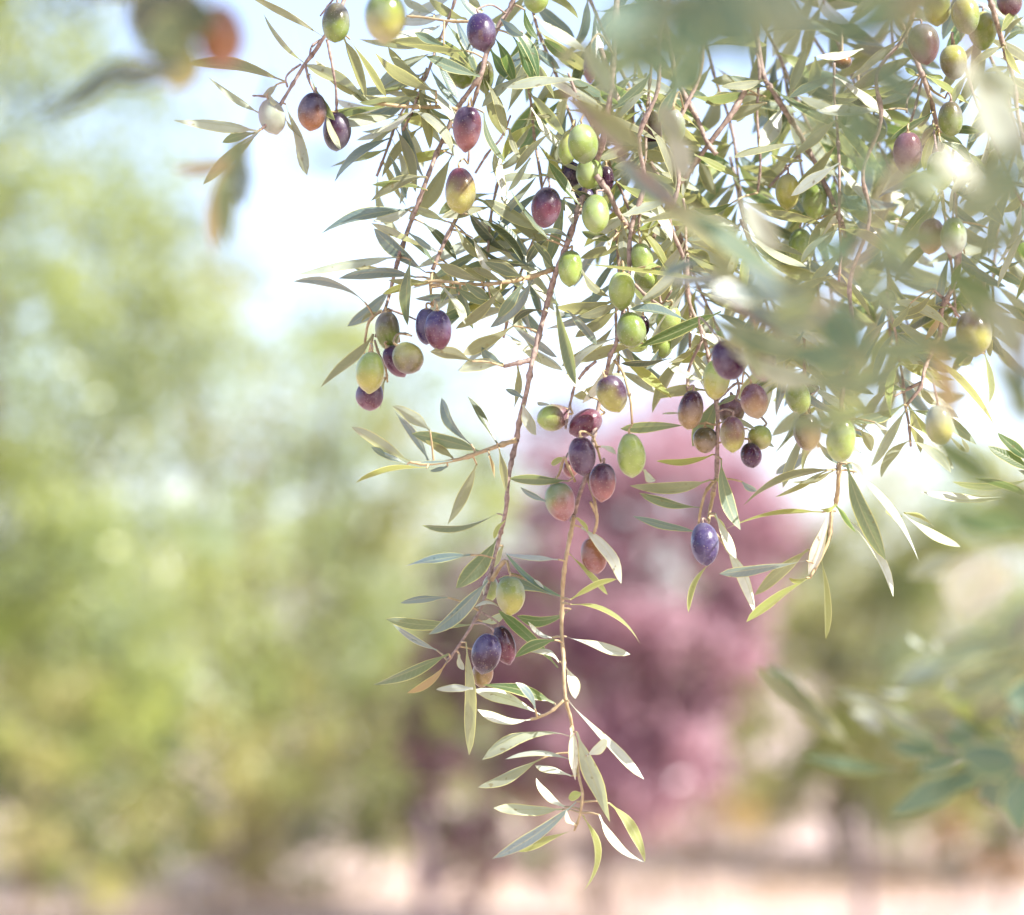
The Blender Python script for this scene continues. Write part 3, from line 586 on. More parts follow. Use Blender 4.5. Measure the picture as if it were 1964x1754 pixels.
near('dark teal blurred sprig in the lower right corner, leaves spread like a hand', -0.36,
 [('H', 7, 4, 'k', '1800 1250 1600 1130 1450 1080 1300 1060 1200 980')],
 [('H', '''800 985 480 665 62 -6 N ; 850 1040 410 680 90 y ; 1290 1050 920 820 105 -12 N ; 1270 1060 760 780 60 s ; 1020 1130 630 1065 66 -8 N ; 1400 1090 1000 1320 105 10 N ; 1586 1100 1300 1060 150 N ; 1450 1100 1460 1290 110 N 
1330 1070 1120 1130 80 N ; 980 970 835 860 60 W ; 1080 790 950 785 24 W ; 1300 890 1110 880 100 y ; 1380 950 1490 790 125 y ; 1240 860 1500 1030 36 G ; 1450 720 1390 745 50 W ; 1290 760 1250 765 46 W ; 1600 1120 1560 1400 120 N 
1586 1000 1150 960 90 N ; 1560 1040 1200 1240 80 N ; 1600 960 1330 700 80 b ; 1600 1080 1380 1260 90 N ; 1540 980 1420 640 80 N ; 1480 1030 1050 880 70 b ; 1500 900 1700 700 130 N ; 1250 1060 1000 1000 80 N ; 1170 600 1090 540 22 W ; 1250 620 1190 560 22 W ; 1330 180 1080 290 70 s ; 1340 250 1180 290 22 W''')], 50)
near('soft green leaf blur below the pale disc of light on the right edge', -0.50,
 [('H', 6, 4, 'k', '1800 300 1650 420 1560 560')],
 [('H', '''1450 180 1330 460 230 W ; 1600 100 1250 20 110 G ; 1600 120 1400 -20 110 G ; 1560 560 1000 760 100 b ; 1560 560 1150 640 120 g ; 1600 650 1250 800 110 g ; 1600 400 1500 600 130 g''')], 51)

# ------------------------------------------------------------------ olives
PAL = {'g': (0.17, 0.23, 0.05), 'l': (0.28, 0.37, 0.09), 'y': (0.33, 0.33, 0.08), 'p': (0.045, 0.010, 0.034), 'b': (0.042, 0.026, 0.085), 'm': (0.12, 0.034, 0.052),
       'd': (0.025, 0.006, 0.015), 'o': (0.25, 0.11, 0.04), 'n': (0.10, 0.085, 0.04), 'k': (0.26, 0.11, 0.10), 't': (0.28, 0.20, 0.09), 'h': (0.30, 0.34, 0.25)}
OL = 'olives hanging from the branches'
def olive(c, x, y, wd, ht, ang, c1, c2, label, z=0.0, lit=None, group=OL, side=0.0, calyx=True, stalk=True, gate=0.5):
    """ang: degrees the stem end leans from straight up (positive to the right); c1 colour at the stem end, c2 at the tip; side tilts the colour boundary"""
    k = CR[c][2]; px, py = cv(c, x, y); w_, h_ = wd / k, ht / k
    dist = D0 + z; s = dist / F
    rng = random.Random(int(px * 7 + py * 13))
    cen = P(px, py, dist)
    a = R(ang); axis = (RT * math.sin(a) + UP * math.cos(a))
    tow = (CAM - cen).normalized()
    tilt = rng.uniform(-0.3, 0.3); axis = (axis * math.cos(tilt) + tow * math.sin(tilt)).normalized()
    e1 = axis.orthogonal().normalized(); e2 = axis.cross(e1)
    rx = w_ / 2 * s; rz = h_ / 2 * s / max(0.9, math.cos(tilt))
    V, Fc, C = [], [], []
    NS, NR = 28, 20
    off = Vector((rng.uniform(0, 50), 0, 0)); rgt = RT
    ca, cb = Vector(PAL[c1]), Vector(PAL[c2])
    asym = rng.uniform(-0.06, 0.06); egg = rng.uniform(-0.10, 0.16); tipk = rng.uniform(0.0, 0.05)
    for i in range(NR + 1):
        th = math.pi * i / NR
        zz = math.cos(th); r = math.sin(th) * (1 + egg * -zz * 0 + egg * zz * 0.6)
        zz2 = zz * 1.0 - (0.05 if i == 0 else 0.0) + (-0.035 if i == NR else 0)
        nv = 1 if i in (0, NR) else NS
        for j in range(nv):
            ph = 2 * math.pi * j / NS
            dr = e1 * math.cos(ph) + e2 * math.sin(ph)
            p = axis * (zz2 * rz) + dr * (rx * r) + e1 * (asym * rx * (1 - zz * zz))
            p = p * (1 + 0.05 * noise.noise(p / 0.011 + off) + 0.012 * noise.noise(p / 0.003 + off))
            if i <= 3: p = p - axis * (rz * (0.07, 0.035, 0.012, 0.0)[i])
            if i >= NR - 1: p = p - axis * (rz * tipk)
            V.append(p)
            n_ = noise.noise((p / 0.007) + off) * 0.28 + noise.noise((p / 0.0018) + off) * 0.10
            t = gate - 0.55 * zz - side * dr.dot(rgt) * r + n_
            t = min(1, max(0, (t - 0.5) * 1.15 + 0.5)); t = t * t * (3 - 2 * t)
            q = ca.lerp(cb, t); f = 1 + 0.25 * noise.noise(p / 0.004 - off)
            C.append((q.x * f, q.y * f, q.z * f))
    def idx(i, j): return 0 if i == 0 else (1 + (NR - 1) * NS if i == NR else 1 + (i - 1) * NS + j % NS)
    for i in range(NR):
        for j in range(NS):
            if i == 0: Fc.append((idx(0, 0), idx(1, j), idx(1, j + 1)))
            elif i == NR - 1: Fc.append((idx(i, j + 1), idx(i, j), idx(NR, 0)))
            else: Fc.append((idx(i, j), idx(i + 1, j), idx(i + 1, j + 1), idx(i, j + 1)))
    root = empty('olive', cen)
    tag(root, label, 'olive', group)
    link('fruit', V, Fc, OM, root, cols=C)
    top = axis * rz
    # stalk: to the nearest stem point above
    tgt = None; bd = 1e9
    for (rt, pix) in BR:
        for (qx, qy, q) in pix:
            if abs((q - CAM).dot(FWD) - dist) > 0.10: continue
            dd = math.hypot(qx - px, qy - (py - h_ / 2))
            if qy < py - h_ * 0.42 and dd < bd: bd = dd; tgt = q
    if tgt is None or bd > 95:
        tgt = cen + axis * (rz + 42 * s) + RT * rng.uniform(-8, 8) * s
    V, Fc = [], []
    b0 = top * 0.985; b1 = tgt - cen
    mid = (b0 + b1) / 2 + axis * (0.12 * (b1 - b0).length)
    tube(V, Fc, smooth_path([b0, b0 + axis * 0.002, mid, b1], 5), 2.3 * s, 1.9 * s, 7)
    tube(V, Fc, [top * 0.925, top * 0.985, top * 1.0], 5.6 * s, 3.0 * s, 9)
    link('stalk', V, Fc, SM['y' if rng.random() < 0.6 else 'k'], root)
    for (lx, ly, rr) in (lit or ()):
        q = cen + RT * (lx * rx) + UP * (ly * rz) + tow * rx * 0.6
        LIT.append((q, rr))
    return root

# c  x    y    w   h   ang  c1 c2 label
olive('A', 910, 120, 152, 215, 3, 'n', 'g', 'dull green shaded olive near the top edge, left of the big blurred yellow one', z=-0.02)
olive('A', 785, 598, 155, 206, 8, 'd', 'o', 'olive dark maroon at its stem and orange brown below, upper left twig', z=-0.015, gate=0.35)
olive('A', 912, 705, 152, 212, 0, 'p', 'd', 'dark purple olive crossed by a slim leaf, right of the orange brown one', z=0.0)
olive('A', 567, 625, 142, 190, -14, 'h', 'h', 'hazy grey green olive at the left end of the upper left twig', z=-0.005)
olive('A', 1175, 90, 228, 275, 0, 'g', 'y', 'large blurred yellow green olive cut by the top edge', z=-0.16)
olive('A', 1690, 168, 158, 205, -8, 'b', 'p', 'purple olive lit pinkish white on its right, at top centre beside a blue leaf', z=-0.02, lit=[(0.5, 0.5, 0.006)])
olive('A', 1615, 688, 156, 238, 4, 'p', 'k', 'purple olive with pale pink sunlit right flank, above the half green one', z=-0.02, lit=[(0.6, 0.1, 0.007)])
olive('A', 1577, 1022, 168, 248, -2, 'm', 'y', 'plump olive mauve on top and olive green below, left of centre', z=-0.02)
olive('A', 1590, 375, 170, 200, 0, 'y', 'g', 'yellowish green olive behind crossing leaves, below the top purple olive', z=0.04)
olive('A', 1712, 410, 100, 175, 0, 'n', 'g', 'grey green olive partly behind a red twig near top centre', z=0.03)
olive('D', 838, 470, 145, 222, 0, 'b', 'b', 'slate blue olive half hidden behind its purple twin', z=0.0)
olive('D', 912, 492, 172, 252, -4, 'b', 'm', 'purple olive lit lilac on top, front one of the pair left of centre', z=-0.016, lit=[(0.3, 0.5, 0.007)])
olive('D', 598, 500, 152, 245, -6, 'n', 'g', 'brownish green olive behind yellow stalks, topmost of the left cluster', z=0.004)
olive('D', 645, 690, 140, 212, -30, 'p', 'm', 'maroon olive half covered by the green and brown one in the left cluster', z=0.0)
olive('D', 722, 667, 190, 208, -42, 'y', 'n', 'round olive green with a brown rim, rightmost of the left cluster', z=-0.018, side=0.4)
olive('D', 490, 756, 182, 256, 4, 'l', 'y', 'bright green olive with a withered stalk lying on it, left cluster', z=-0.02)
olive('D', 486, 905, 175, 185, 0, 'p', 'm', 'maroon olive lowest in the left cluster under the bright green one', z=-0.004)
olive('D', 1735, 110, 152, 228, 4, 'g', 'l', 'green olive touching the brown stem of the long middle branch', z=-0.006)
olive('E', 690, 250, 168, 240, 4, 'l', 'g', 'large matte green olive right of the middle branch above another green one', z=-0.02)
olive('B', 1072, 1612, 142, 205, -4, 'g', 'l', 'green olive with a small brown scar beside a vertical grey leaf', z=-0.01)
olive('E', 745, 492, 185, 222, -8, 'g', 'g', 'green olive with a dark one peeping out at its right', z=-0.02)
olive('E', 825, 470, 80, 130, 0, 'd', 'p', 'sliver of dark olive behind the large green one', z=0.015)
olive('E', 985, 430, 155, 185, 8, 'l', 'l', 'pale green olive behind a blurred teal leaf right of centre', z=0.01)
olive('E', 940, 585, 130, 170, -8, 'l', 'g', 'green olive low behind the long green leaf, right of centre', z=0.015)
olive('E', 780, 580, 140, 110, 10, 'g', 'l', 'green olive whose lower end shows under the long yellow leaf', z=0.012)
olive('E', 840, 180, 170, 120, 40, 'l', 'g', 'light green olive lying across under the bright narrow leaf', z=0.015)
olive('E', 1352, 680, 205, 262, -25, 'p', 'p', 'big deep purple olive, left one of the soft focus dark pair', z=-0.09)
olive('E', 1562, 690, 180, 250, -8, 'p', 'm', 'wine purple olive, right one of the soft focus dark pair', z=-0.10)
olive('E', 1280, 800, 172, 255, 6, 'l', 'y', 'lime green olive under the big deep purple one', z=-0.02, lit=[(0.7, -0.3, 0.004)])
olive('E', 1518, 935, 172, 222, -12, 'm', 't', 'mauve brown olive below the soft focus dark pair', z=-0.03)
olive('E', 1118, 992, 158, 245, 8, 'p', 't', 'purple olive fading to tan, left of the broad grey leaf', z=-0.005, lit=[(0.5, -0.1, 0.003)])
olive('E', 1370, 1000, 170, 175, 0, 'm', 'n', 'dusky brown olive behind others in the right centre cluster', z=0.01)
olive('E', 1382, 1142, 158, 225, 0, 'm', 'y', 'olive mauve above and yellow green below with a narrow leaf at its right', z=-0.012)
olive('E', 1552, 1165, 152, 152, 20, 'l', 'y', 'small yellow green olive behind the pale crossing leaf', z=0.0)
olive('E', 1210, 1180, 152, 165, 0, 'n', 't', 'tan olive half hidden by the broad grey leaf', z=0.006)
olive('E', 1495, 1275, 132, 152, -10, 'd', 'p', 'small nearly black olive lowest in the right centre cluster', z=-0.006)
olive('F', 600, 1130, 172, 232, -4, 'n', 'd', 'dark maroon olive behind a blurred tan leaf, left of the lit green one', z=0.0)
olive('F', 540, 910, 215, 150, 78, 'l', 'g', 'green olive lying sideways behind blurred leaves at right', z=-0.01)
olive('F', 810, 1180, 182, 275, 6, 'g', 'l', 'soft green olive at right over the stem of wide drooping leaves', z=-0.05, lit=[(0.8, 0.1, 0.006)])
olive('F', 1420, 1085, 178, 255, -6, 'h', 'y', 'hazy green olive against white sky near the right edge', z=-0.09)
olive('F', 1632, 518, 222, 285, -6, 'p', 'y', 'olive purple on top and yellow green below near the right edge', z=-0.05, gate=0.62)
olive('F', 1100, 305, 105, 130, 0, 'g', 'p', 'small half purple olive behind a lit leaf at upper right', z=0.03)
olive('E', 628, 892, 188, 238, -22, 'p', 'y', 'olive purple on the left and sunlit yellow green on the right, above the centre cluster', z=-0.025, side=0.55, lit=[(0.45, 0.0, 0.004), (0.6, -0.5, 0.004)])
olive('E', 262, 1040, 165, 198, 78, 'm', 'l', 'pale green and pink olive lying sideways, lit white on top', z=-0.01, lit=[(0, 0.6, 0.004)])
olive('E', 465, 1078, 165, 222, 60, 'm', 'm', 'mauve olive lying slanted behind yellow stalks in the centre cluster', z=-0.008)
olive('E', 441, 1278, 172, 244, -4, 'p', 'p', 'glossy deep mauve olive with a thin highlight, centre cluster', z=-0.03, lit=[(0.6, 0.3, 0.002)])
olive('E', 571, 1442, 168, 236, 4, 'p', 'k', 'violet olive turning rosy below, lower right of the glossy mauve one', z=-0.02)
olive('E', 746, 1272, 176, 268, -4, 'l', 'l', 'bright lime green olive with white sun patch, right of the centre cluster', z=-0.02, lit=[(0.3, 0.6, 0.004), (0.5, 0.3, 0.004)])
olive('E', 310, 1562, 186, 236, -12, 'g', 'k', 'green olive blushed mauve on its left, lowest of the centre cluster', z=-0.02, side=-0.35, lit=[(0.4, 0.1, 0.003)])
olive('E', 372, 1360, 100, 110, 0, 'm', 'k', 'dusty mauve olive mostly hidden behind the glossy mauve one', z=0.008)
olive('G', 1086, 192, 112, 156, -12, 'o', 'k', 'rosy orange olive behind a sunlit leaf, alone under the centre cluster', z=0.0)
olive('G', 722, 368, 126, 168, 0, 'g', 'y', 'yellow green olive with brownish top, above the lowest dark pair', z=-0.012)
olive('G', 620, 617, 128, 178, 14, 'b', 'd', 'blue black olive, front one of the lowest dark pair', z=-0.02)
olive('G', 694, 580, 100, 170, -16, 'd', 'm', 'maroon olive, rear one of the lowest dark pair', z=-0.004)
olive('G', 604, 705, 92, 118, 10, 'o', 't', 'tan orange olive tucked under the blue black one', z=0.002)
olive('G', 635, 335, 70, 110, 0, 'h', 'l', 'pale green olive mostly hidden behind the stem, left of the yellow green one', z=0.012)
olive('H', 200, 142, 122, 182, -6, 'b', 'b', 'single blue violet olive at the twig tip over the purple tree', z=-0.012, lit=[(0.5, 0.4, 0.005)])
olive('B', 415, 0, 160, 150, 0, 'g', 'l', 'green olive cut by the top edge right of the top purple olive', z=0.0)
olive('B', 618, 918, 128, 205, 10, 'y', 'l', 'small yellow green olive, leftmost of the green trio at the stem fork', z=0.005)
olive('B', 708, 892, 188, 245, -4, 'l', 'g', 'broad matte green olive in the trio at the stem fork', z=-0.012)
olive('B', 748, 1075, 172, 200, 4, 'g', 'l', 'green olive directly behind the fork of the brown stem', z=0.004)
olive('B', 480, 1290, 190, 256, 8, 'd', 'm', 'dark red wine olive left of the brown stem, upper centre', z=-0.02)
olive('B', 640, 1080, 130, 150, 0, 'b', 'd', 'nearly black olive showing left of the stem fork', z=0.02)
olive('B', 852, 1115, 100, 170, 0, 'd', 'p', 'dark purple olive showing right of the stem fork', z=0.018)
olive('B', 720, 1235, 140, 150, 0, 'b', 'd', 'black blue olive behind the brown stem just under the fork', z=0.02)
olive('B', 790, 1330, 172, 240, 2, 'g', 'l', 'green olive with a sun spot right of the stem under the fork', z=-0.01, lit=[(0.4, 0.1, 0.002)])
olive('B', 1140, 800, 125, 230, -4, 'n', 'p', 'dusky purple olive behind blurred leaves at upper centre right', z=0.03)
olive('B', 1275, 790, 150, 225, 0, 'h', 'g', 'grey green olive behind the white blurred leaf, upper centre right', z=-0.05)
olive('B', 1690, -30, 160, 130, 0, 'g', 'l', 'green olive tip at the top edge, left of two', z=0.03)
olive('B', 1795, -15, 150, 130, 0, 'y', 'g', 'green olive tip at the top edge, right of two', z=0.035)
olive('B', 745, 430, 72, 180, -6, 'p', 'm', 'small purplish blurred olive under the dark blurred canopy', z=-0.08)
olive('C', 1210, 272, 196, 258, -8, 'n', 'm', 'brown purple olive above the star shaped fork at upper right', z=-0.01)
olive('C', 1395, 385, 172, 220, 0, 'y', 'n', 'olive green fruit right of the brown purple one at upper right', z=0.02)
olive('C', 1290, 40, 170, 240, 0, 'g', 'y', 'green olive at the top edge above the brown purple one', z=0.03)
olive('C', 1470, 95, 176, 232, -8, 'y', 'g', 'large yellow green olive near the top right, with lit edge', z=0.02, lit=[(0.6, 0.5, 0.003)])
olive('C', 1575, 190, 184, 245, 0, 'y', 'g', 'green olive lowest of the three near the top right corner', z=0.04)
olive('C', 1745, 20, 158, 165, 0, 'n', 'm', 'brownish olive at the top right corner', z=0.03)
olive('C', 1375, 738, 156, 218, 0, 'n', 'g', 'dark olive brown fruit under the star shaped fork, upper right', z=-0.005)
olive('C', 1108, 952, 180, 262, 0, 'm', 'n', 'brown mauve oval olive hanging left of the twig end, upper right', z=0.0)
olive('C', 895, 800, 170, 175, 0, 'n', 'g', 'dark green olive behind the white leaf at upper right', z=0.04)
olive('C', 1265, 880, 150, 220, 0, 'g', 'n', 'dull green olive behind the twig end at upper right', z=0.03)
olive('C', 1310, 1060, 165, 245, -10, 'g', 'l', 'bright green olive with yellow flank below the twig end, upper right', z=-0.03)
olive('C', 362, 1190, 152, 225, 0, 'y', 'y', 'translucent yellow green olive left of the pink sunlit twig', z=0.03, lit=[(0.5, 0.4, 0.004)])
olive('C', 530, 1250, 160, 230, 0, 'g', 'l', 'grass green olive crossed by a dark slim leaf near the pink twig', z=0.05)
olive('C', 1252, 1470, 165, 225, 6, 'm', 't', 'blurred tan mauve olive before pale sky, right side', z=-0.05)
olive('C', 1390, 1470, 165, 235, 0, 'g', 'h', 'blurred grey green olive touching the tan mauve one', z=-0.06)
olive('C', 805, 620, 122, 100, 0, 'd', 'n', 'dark olive end under the lit white leaf, upper right', z=0.05)
olive('C', 440, 1530, 150, 220, 0, 'g', 'l', 'green olive in shade under the dark slim leaves, upper right', z=0.05)
olive('C', 700, 385, 118, 90, 0, 'o', 'n', 'brownish olive end under a white blurred leaf, top right', z=0.04)
olive('I', 1185, 190, 250, 340, -6, 'o', 'o', 'blurred orange brown olive in the top left corner sprig', z=-0.49)
olive('I', 960, 345, 250, 270, 0, 'y', 'y', 'blurred yellow olive hanging below the top left corner sprig', z=-0.49)
olive('I', 880, 90, 420, 330, 0, 'n', 'g', 'large blurred dark green olive filling the top left corner sprig', z=-0.49)

# ------------------------------------------------------------------ unseen crown of the same tree, shaped to shade the branches in patches
def clump_leaves(name, mat, pts, rng, parent, lw, ll, uv=True, up=0.35):
    V, Fc, U = [], [], []
    for p in pts:
        d = Vector((rng.gauss(0, 1), rng.gauss(0, 1), rng.gauss(-0.1, 0.8))).normalized()
        nn = Vector((rng.gauss(0, 1), rng.gauss(0, 1), rng.gauss(up, 1))).normalized()
        s = d.cross(nn)
        if s.length < 1e-3: continue
        s.normalize(); nn = s.cross(d)
        L = rng.uniform(*ll); hw = L * lw * 0.5
        b = len(V)
        V += [p, p + d * L * 0.45 + s * hw - nn * hw * 0.2, p + d * L, p + d * L * 0.45 - s * hw - nn * hw * 0.2]
        U += [(0.5, 0), (0.85, 0.5), (0.5, 1), (0.15, 0.5)]
        Fc += [(b, b + 1, b + 2), (b, b + 2, b + 3)]
    return link(name, V, Fc, mat, parent, U)

def proj(q):
    r_ = q - CAM; d_ = r_.dot(FWD)
    if d_ < 0.02: return None
    return W0 / 2 + F * r_.dot(RT) / d_, H0 / 2 - F * r_.dot(UP) / d_, d_

def in_view(q, m=170):
    pr = proj(q)
    if pr is None: return False
    x, y, d_ = pr; k = m / max(d_, 0.1) * 1.0 + 60
    return -k < x < W0 + k and -k < y < H0 + k

rc = random.Random(99)
cpts = []
tries = 0
TARGET = 7600
while len(cpts) < TARGET and tries < 200000:
    tries += 1
    if tries % 7 == 6: base = P(rc.uniform(1300, 2200), rc.uniform(1000, 1750), D0 - rc.uniform(0.3, 0.5)); 
    elif tries % 7 == 5: base = P(rc.uniform(1000, 2300), rc.uniform(-200, 900), D0 - rc.uniform(0.3, 0.65))
    elif tries % 5 < 3: base = P(rc.uniform(250, 2050), rc.uniform(-150, 1420), D0 + rc.uniform(-0.06, 0.12))
    elif tries % 5 == 3: base = P(rc.uniform(900, 2300), rc.uniform(-300, 1300), D0 - rc.uniform(0.1, 0.5))
    else: base = P(rc.uniform(50, 600), rc.uniform(-200, 500), D0 - rc.uniform(0.3, 0.55))
    t = rc.uniform(0.16, 0.85)
    q = base + SUN * t
    su = SUN.cross(Vector((0, 0, 1))).normalized(); sv = SUN.cross(su)
    if noise.noise(Vector((q.dot(su) / 0.055, q.dot(sv) / 0.055, 3.3))) > 0.02: continue
    if in_view(q): continue
    ok = True
    for (lp, rr) in LIT:
        dv = q - lp; al = dv.dot(SUN)
        if al < 0: continue
        if (dv - SUN * al).length < rr + 0.013: ok = False; break
    if ok: cpts.append(q)
tree = empty('olive_tree', (1.7, 1.9, 0)); tag(tree, 'unseen olive tree at right, its crown shaped to shade the hanging branches, trunk outside the frame', 'tree')
V, Fc = [], []
tube(V, Fc, smooth_path([Vector(q) for q in ((0, 0, 0), (0.05, 0, 0.7), (-0.1, -0.1, 1.5), (-0.35, -0.4, 2.2), (-0.7, -0.8, 2.5))], 6), 0.16, 0.05, 14, 0.2, rc)
link('trunk', V, Fc, SM['t'], tree)
V, Fc = [], []
for tip in ((-2.3, -0.7, 2.02), (-1.9, -1.2, 2.25), (-1.2, -1.6, 2.3)):
    tube(V, Fc, smooth_path([Vector((-0.6, -0.7, 2.45)), Vector((-0.6, -0.7, 2.45)).lerp(Vector(tip), 0.5) + Vector((0, 0, 0.12)), Vector(tip)], 6), 0.03, 0.008, 8, 0.2, rc)
link('limb', V, Fc, SM['t'], tree)
clump_leaves('crown', LM['g'], [p - tree.location for p in cpts], rc, tree, 0.24, (0.04, 0.06))

# ------------------------------------------------------------------ background
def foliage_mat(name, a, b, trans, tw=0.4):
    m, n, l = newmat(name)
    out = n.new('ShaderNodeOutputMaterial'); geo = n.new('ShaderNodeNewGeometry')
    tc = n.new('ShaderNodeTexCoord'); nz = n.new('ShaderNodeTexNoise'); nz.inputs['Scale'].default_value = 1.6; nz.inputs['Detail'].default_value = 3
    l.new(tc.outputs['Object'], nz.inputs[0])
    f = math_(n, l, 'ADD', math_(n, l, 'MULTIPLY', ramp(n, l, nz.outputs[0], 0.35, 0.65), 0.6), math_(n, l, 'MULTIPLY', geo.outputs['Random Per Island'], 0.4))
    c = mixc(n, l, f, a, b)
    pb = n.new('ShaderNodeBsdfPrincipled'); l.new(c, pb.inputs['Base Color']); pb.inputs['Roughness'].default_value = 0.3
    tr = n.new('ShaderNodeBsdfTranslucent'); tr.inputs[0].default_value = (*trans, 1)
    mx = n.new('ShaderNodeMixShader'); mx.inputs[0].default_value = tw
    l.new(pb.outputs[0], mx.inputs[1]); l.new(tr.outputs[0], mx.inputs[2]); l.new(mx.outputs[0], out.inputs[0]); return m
FM_green = foliage_mat('tree foliage pale green', (0.13, 0.19, 0.05), (0.43, 0.47, 0.14), (0.50, 0.55, 0.14), 0.42)
FM_blue = foliage_mat('tree foliage grey green', (0.17, 0.24, 0.12), (0.40, 0.47, 0.30), (0.44, 0.52, 0.26), 0.4)
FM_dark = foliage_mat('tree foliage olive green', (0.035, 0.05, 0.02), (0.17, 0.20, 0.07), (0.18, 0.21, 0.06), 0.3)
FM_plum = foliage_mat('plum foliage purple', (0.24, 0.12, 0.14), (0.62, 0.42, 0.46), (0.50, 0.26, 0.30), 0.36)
FM_plum_shade = foliage_mat('plum foliage shaded', (0.065, 0.025, 0.036), (0.187, 0.086, 0.122), (0.180, 0.065, 0.094), 0.25)  # darkened copy of the plum leaf colour for shaded parts
FM_olive = foliage_mat('tree foliage dusty yellow', (0.16, 0.16, 0.06), (0.52, 0.50, 0.20), (0.50, 0.48, 0.15), 0.38)
FM_yel = foliage_mat('dry yellow foliage', (0.302, 0.216, 0.072), (0.432, 0.331, 0.130), (0.504, 0.360, 0.108), 0.35)
FM_rust = foliage_mat('rusty foliage', (0.216, 0.115, 0.043), (0.346, 0.216, 0.086), (0.396, 0.216, 0.072), 0.35)

def G(px, dist):      # ground point under photo column px at a distance
    return Vector(((px - W0 / 2) / F * dist, dist, 0.0))
def zat(py, dist):    # height seen at photo row py at a distance
    return CAM.z + dist * math.tan(PITCH + math.atan((H0 / 2 - py) / F))

def bg_tree(name, label, px, dist, pw, ytop, ybot, mats, seed, nclump=70, per=110, trunk_w=0.10, group=None, leaf=(0.07, 0.12), shape=1.0, lean=0.0, cat='tree', holes=()):
    rng = random.Random(seed)
    b = G(px, dist); rx = pw / 2 / F * dist; zt = zat(ytop, dist); zb = max(0.05, zat(ybot, dist)); rz = (zt - zb) / 2; zc = (zt + zb) / 2
    t = empty(name, b); tag(t, label, cat, group)
    V, Fc = [], []
    tube(V, Fc, smooth_path([Vector((0, 0, -0.05)), Vector((rng.uniform(-.08, .08), 0, zb * 0.6)), Vector((lean * 0.5, 0, zb + rz * 0.5)), Vector((lean, 0, zc + rz * 0.3))], 6), trunk_w, trunk_w * 0.3, 10, 0.25, rng)
    ends = []
    for k in range(nclump):
        while True:
            q = Vector((rng.uniform(-1, 1), rng.uniform(-1, 1), rng.uniform(-1, 1)))
            if 0.25 < (abs(q.x) ** 3 + abs(q.y) ** 3 + abs(q.z) ** 3) ** (1 / 3) < 1.0: break
        q.x *= 1 - 0.22 * shape * q.z; 
        c = Vector((q.x * rx + lean * (q.z + 1) / 2, q.y * rx, zc + q.z * rz * (1 + 0.12 * math.sin(q.x * 5 + seed))))
        skip = False
        wc = b + c; pr = proj(wc)
        if pr:
            for (hx, hy, hr) in holes:
                if math.hypot(pr[0] - hx, pr[1] - hy) < hr * rng.uniform(0.7, 1.3): skip = True
        if not skip: ends.append(c)
    for c in ends[::max(1, len(ends) // 9)]:
        st = Vector((lean * 0.3, 0, zb * 0.9 + 0.1))
        tube(V, Fc, smooth_path([st, st.lerp(c, 0.5) + Vector((0, 0, -0.08 * rz)), c], 4), trunk_w * 0.35, trunk_w * 0.08, 6)
    link('trunk', V, Fc, SM['t'], t)
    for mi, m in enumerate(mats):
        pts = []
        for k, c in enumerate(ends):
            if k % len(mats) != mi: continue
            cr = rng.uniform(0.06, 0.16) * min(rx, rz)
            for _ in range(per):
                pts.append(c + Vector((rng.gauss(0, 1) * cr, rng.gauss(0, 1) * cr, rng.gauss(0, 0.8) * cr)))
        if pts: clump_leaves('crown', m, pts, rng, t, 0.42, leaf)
    return t

BT = 'trees in the orchard behind'
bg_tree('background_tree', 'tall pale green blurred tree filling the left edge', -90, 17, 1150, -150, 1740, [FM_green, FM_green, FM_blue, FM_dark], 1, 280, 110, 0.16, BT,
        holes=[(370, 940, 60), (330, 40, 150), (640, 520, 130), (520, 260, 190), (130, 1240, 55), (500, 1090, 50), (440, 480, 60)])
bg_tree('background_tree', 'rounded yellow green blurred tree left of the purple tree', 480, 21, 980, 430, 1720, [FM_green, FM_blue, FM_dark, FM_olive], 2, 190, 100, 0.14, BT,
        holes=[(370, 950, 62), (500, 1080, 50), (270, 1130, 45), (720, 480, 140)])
bg_tree('plum_tree', 'purple leaved tree blurred behind the hanging branches, right of centre', 1170, 18, 520, 760, 1590, [FM_plum, FM_plum, FM_plum, FM_plum_shade], 31, 170, 100, 0.07, None, shape=-1.3, lean=0.30)
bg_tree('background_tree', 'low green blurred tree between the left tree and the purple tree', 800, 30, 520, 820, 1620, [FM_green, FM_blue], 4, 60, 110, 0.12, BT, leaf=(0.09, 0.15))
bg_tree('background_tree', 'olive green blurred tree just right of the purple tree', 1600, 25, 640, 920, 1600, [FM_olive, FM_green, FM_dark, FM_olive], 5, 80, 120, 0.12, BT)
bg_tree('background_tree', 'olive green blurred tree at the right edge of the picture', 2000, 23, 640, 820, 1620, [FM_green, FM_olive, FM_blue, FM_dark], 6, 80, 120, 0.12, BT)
bg_tree('shrub', 'yellow blurred shrub at the foot of the trees right of the purple tree', 1340, 20.5, 260, 1460, 1620, [FM_yel], 7, 16, 90, 0.03, None, cat='shrub', leaf=(0.05, 0.08))
bg_tree('shrub', 'rust brown blurred shrub low on the right edge', 1930, 19, 300, 1500, 1680, [FM_rust, FM_dark], 8, 20, 90, 0.03, None, cat='shrub', leaf=(0.05, 0.08))
bg_tree('shrub', 'dark reddish blurred leaves added for the shaded lower left of the purple tree', 920, 17.2, 270, 1040, 1720, [FM_plum_shade, FM_plum_shade, FM_plum_shade, FM_dark], 9, 90, 90, 0.03, None, cat='shrub', leaf=(0.05, 0.08))  # added leaf mass standing in for the purple tree's shaded lower left
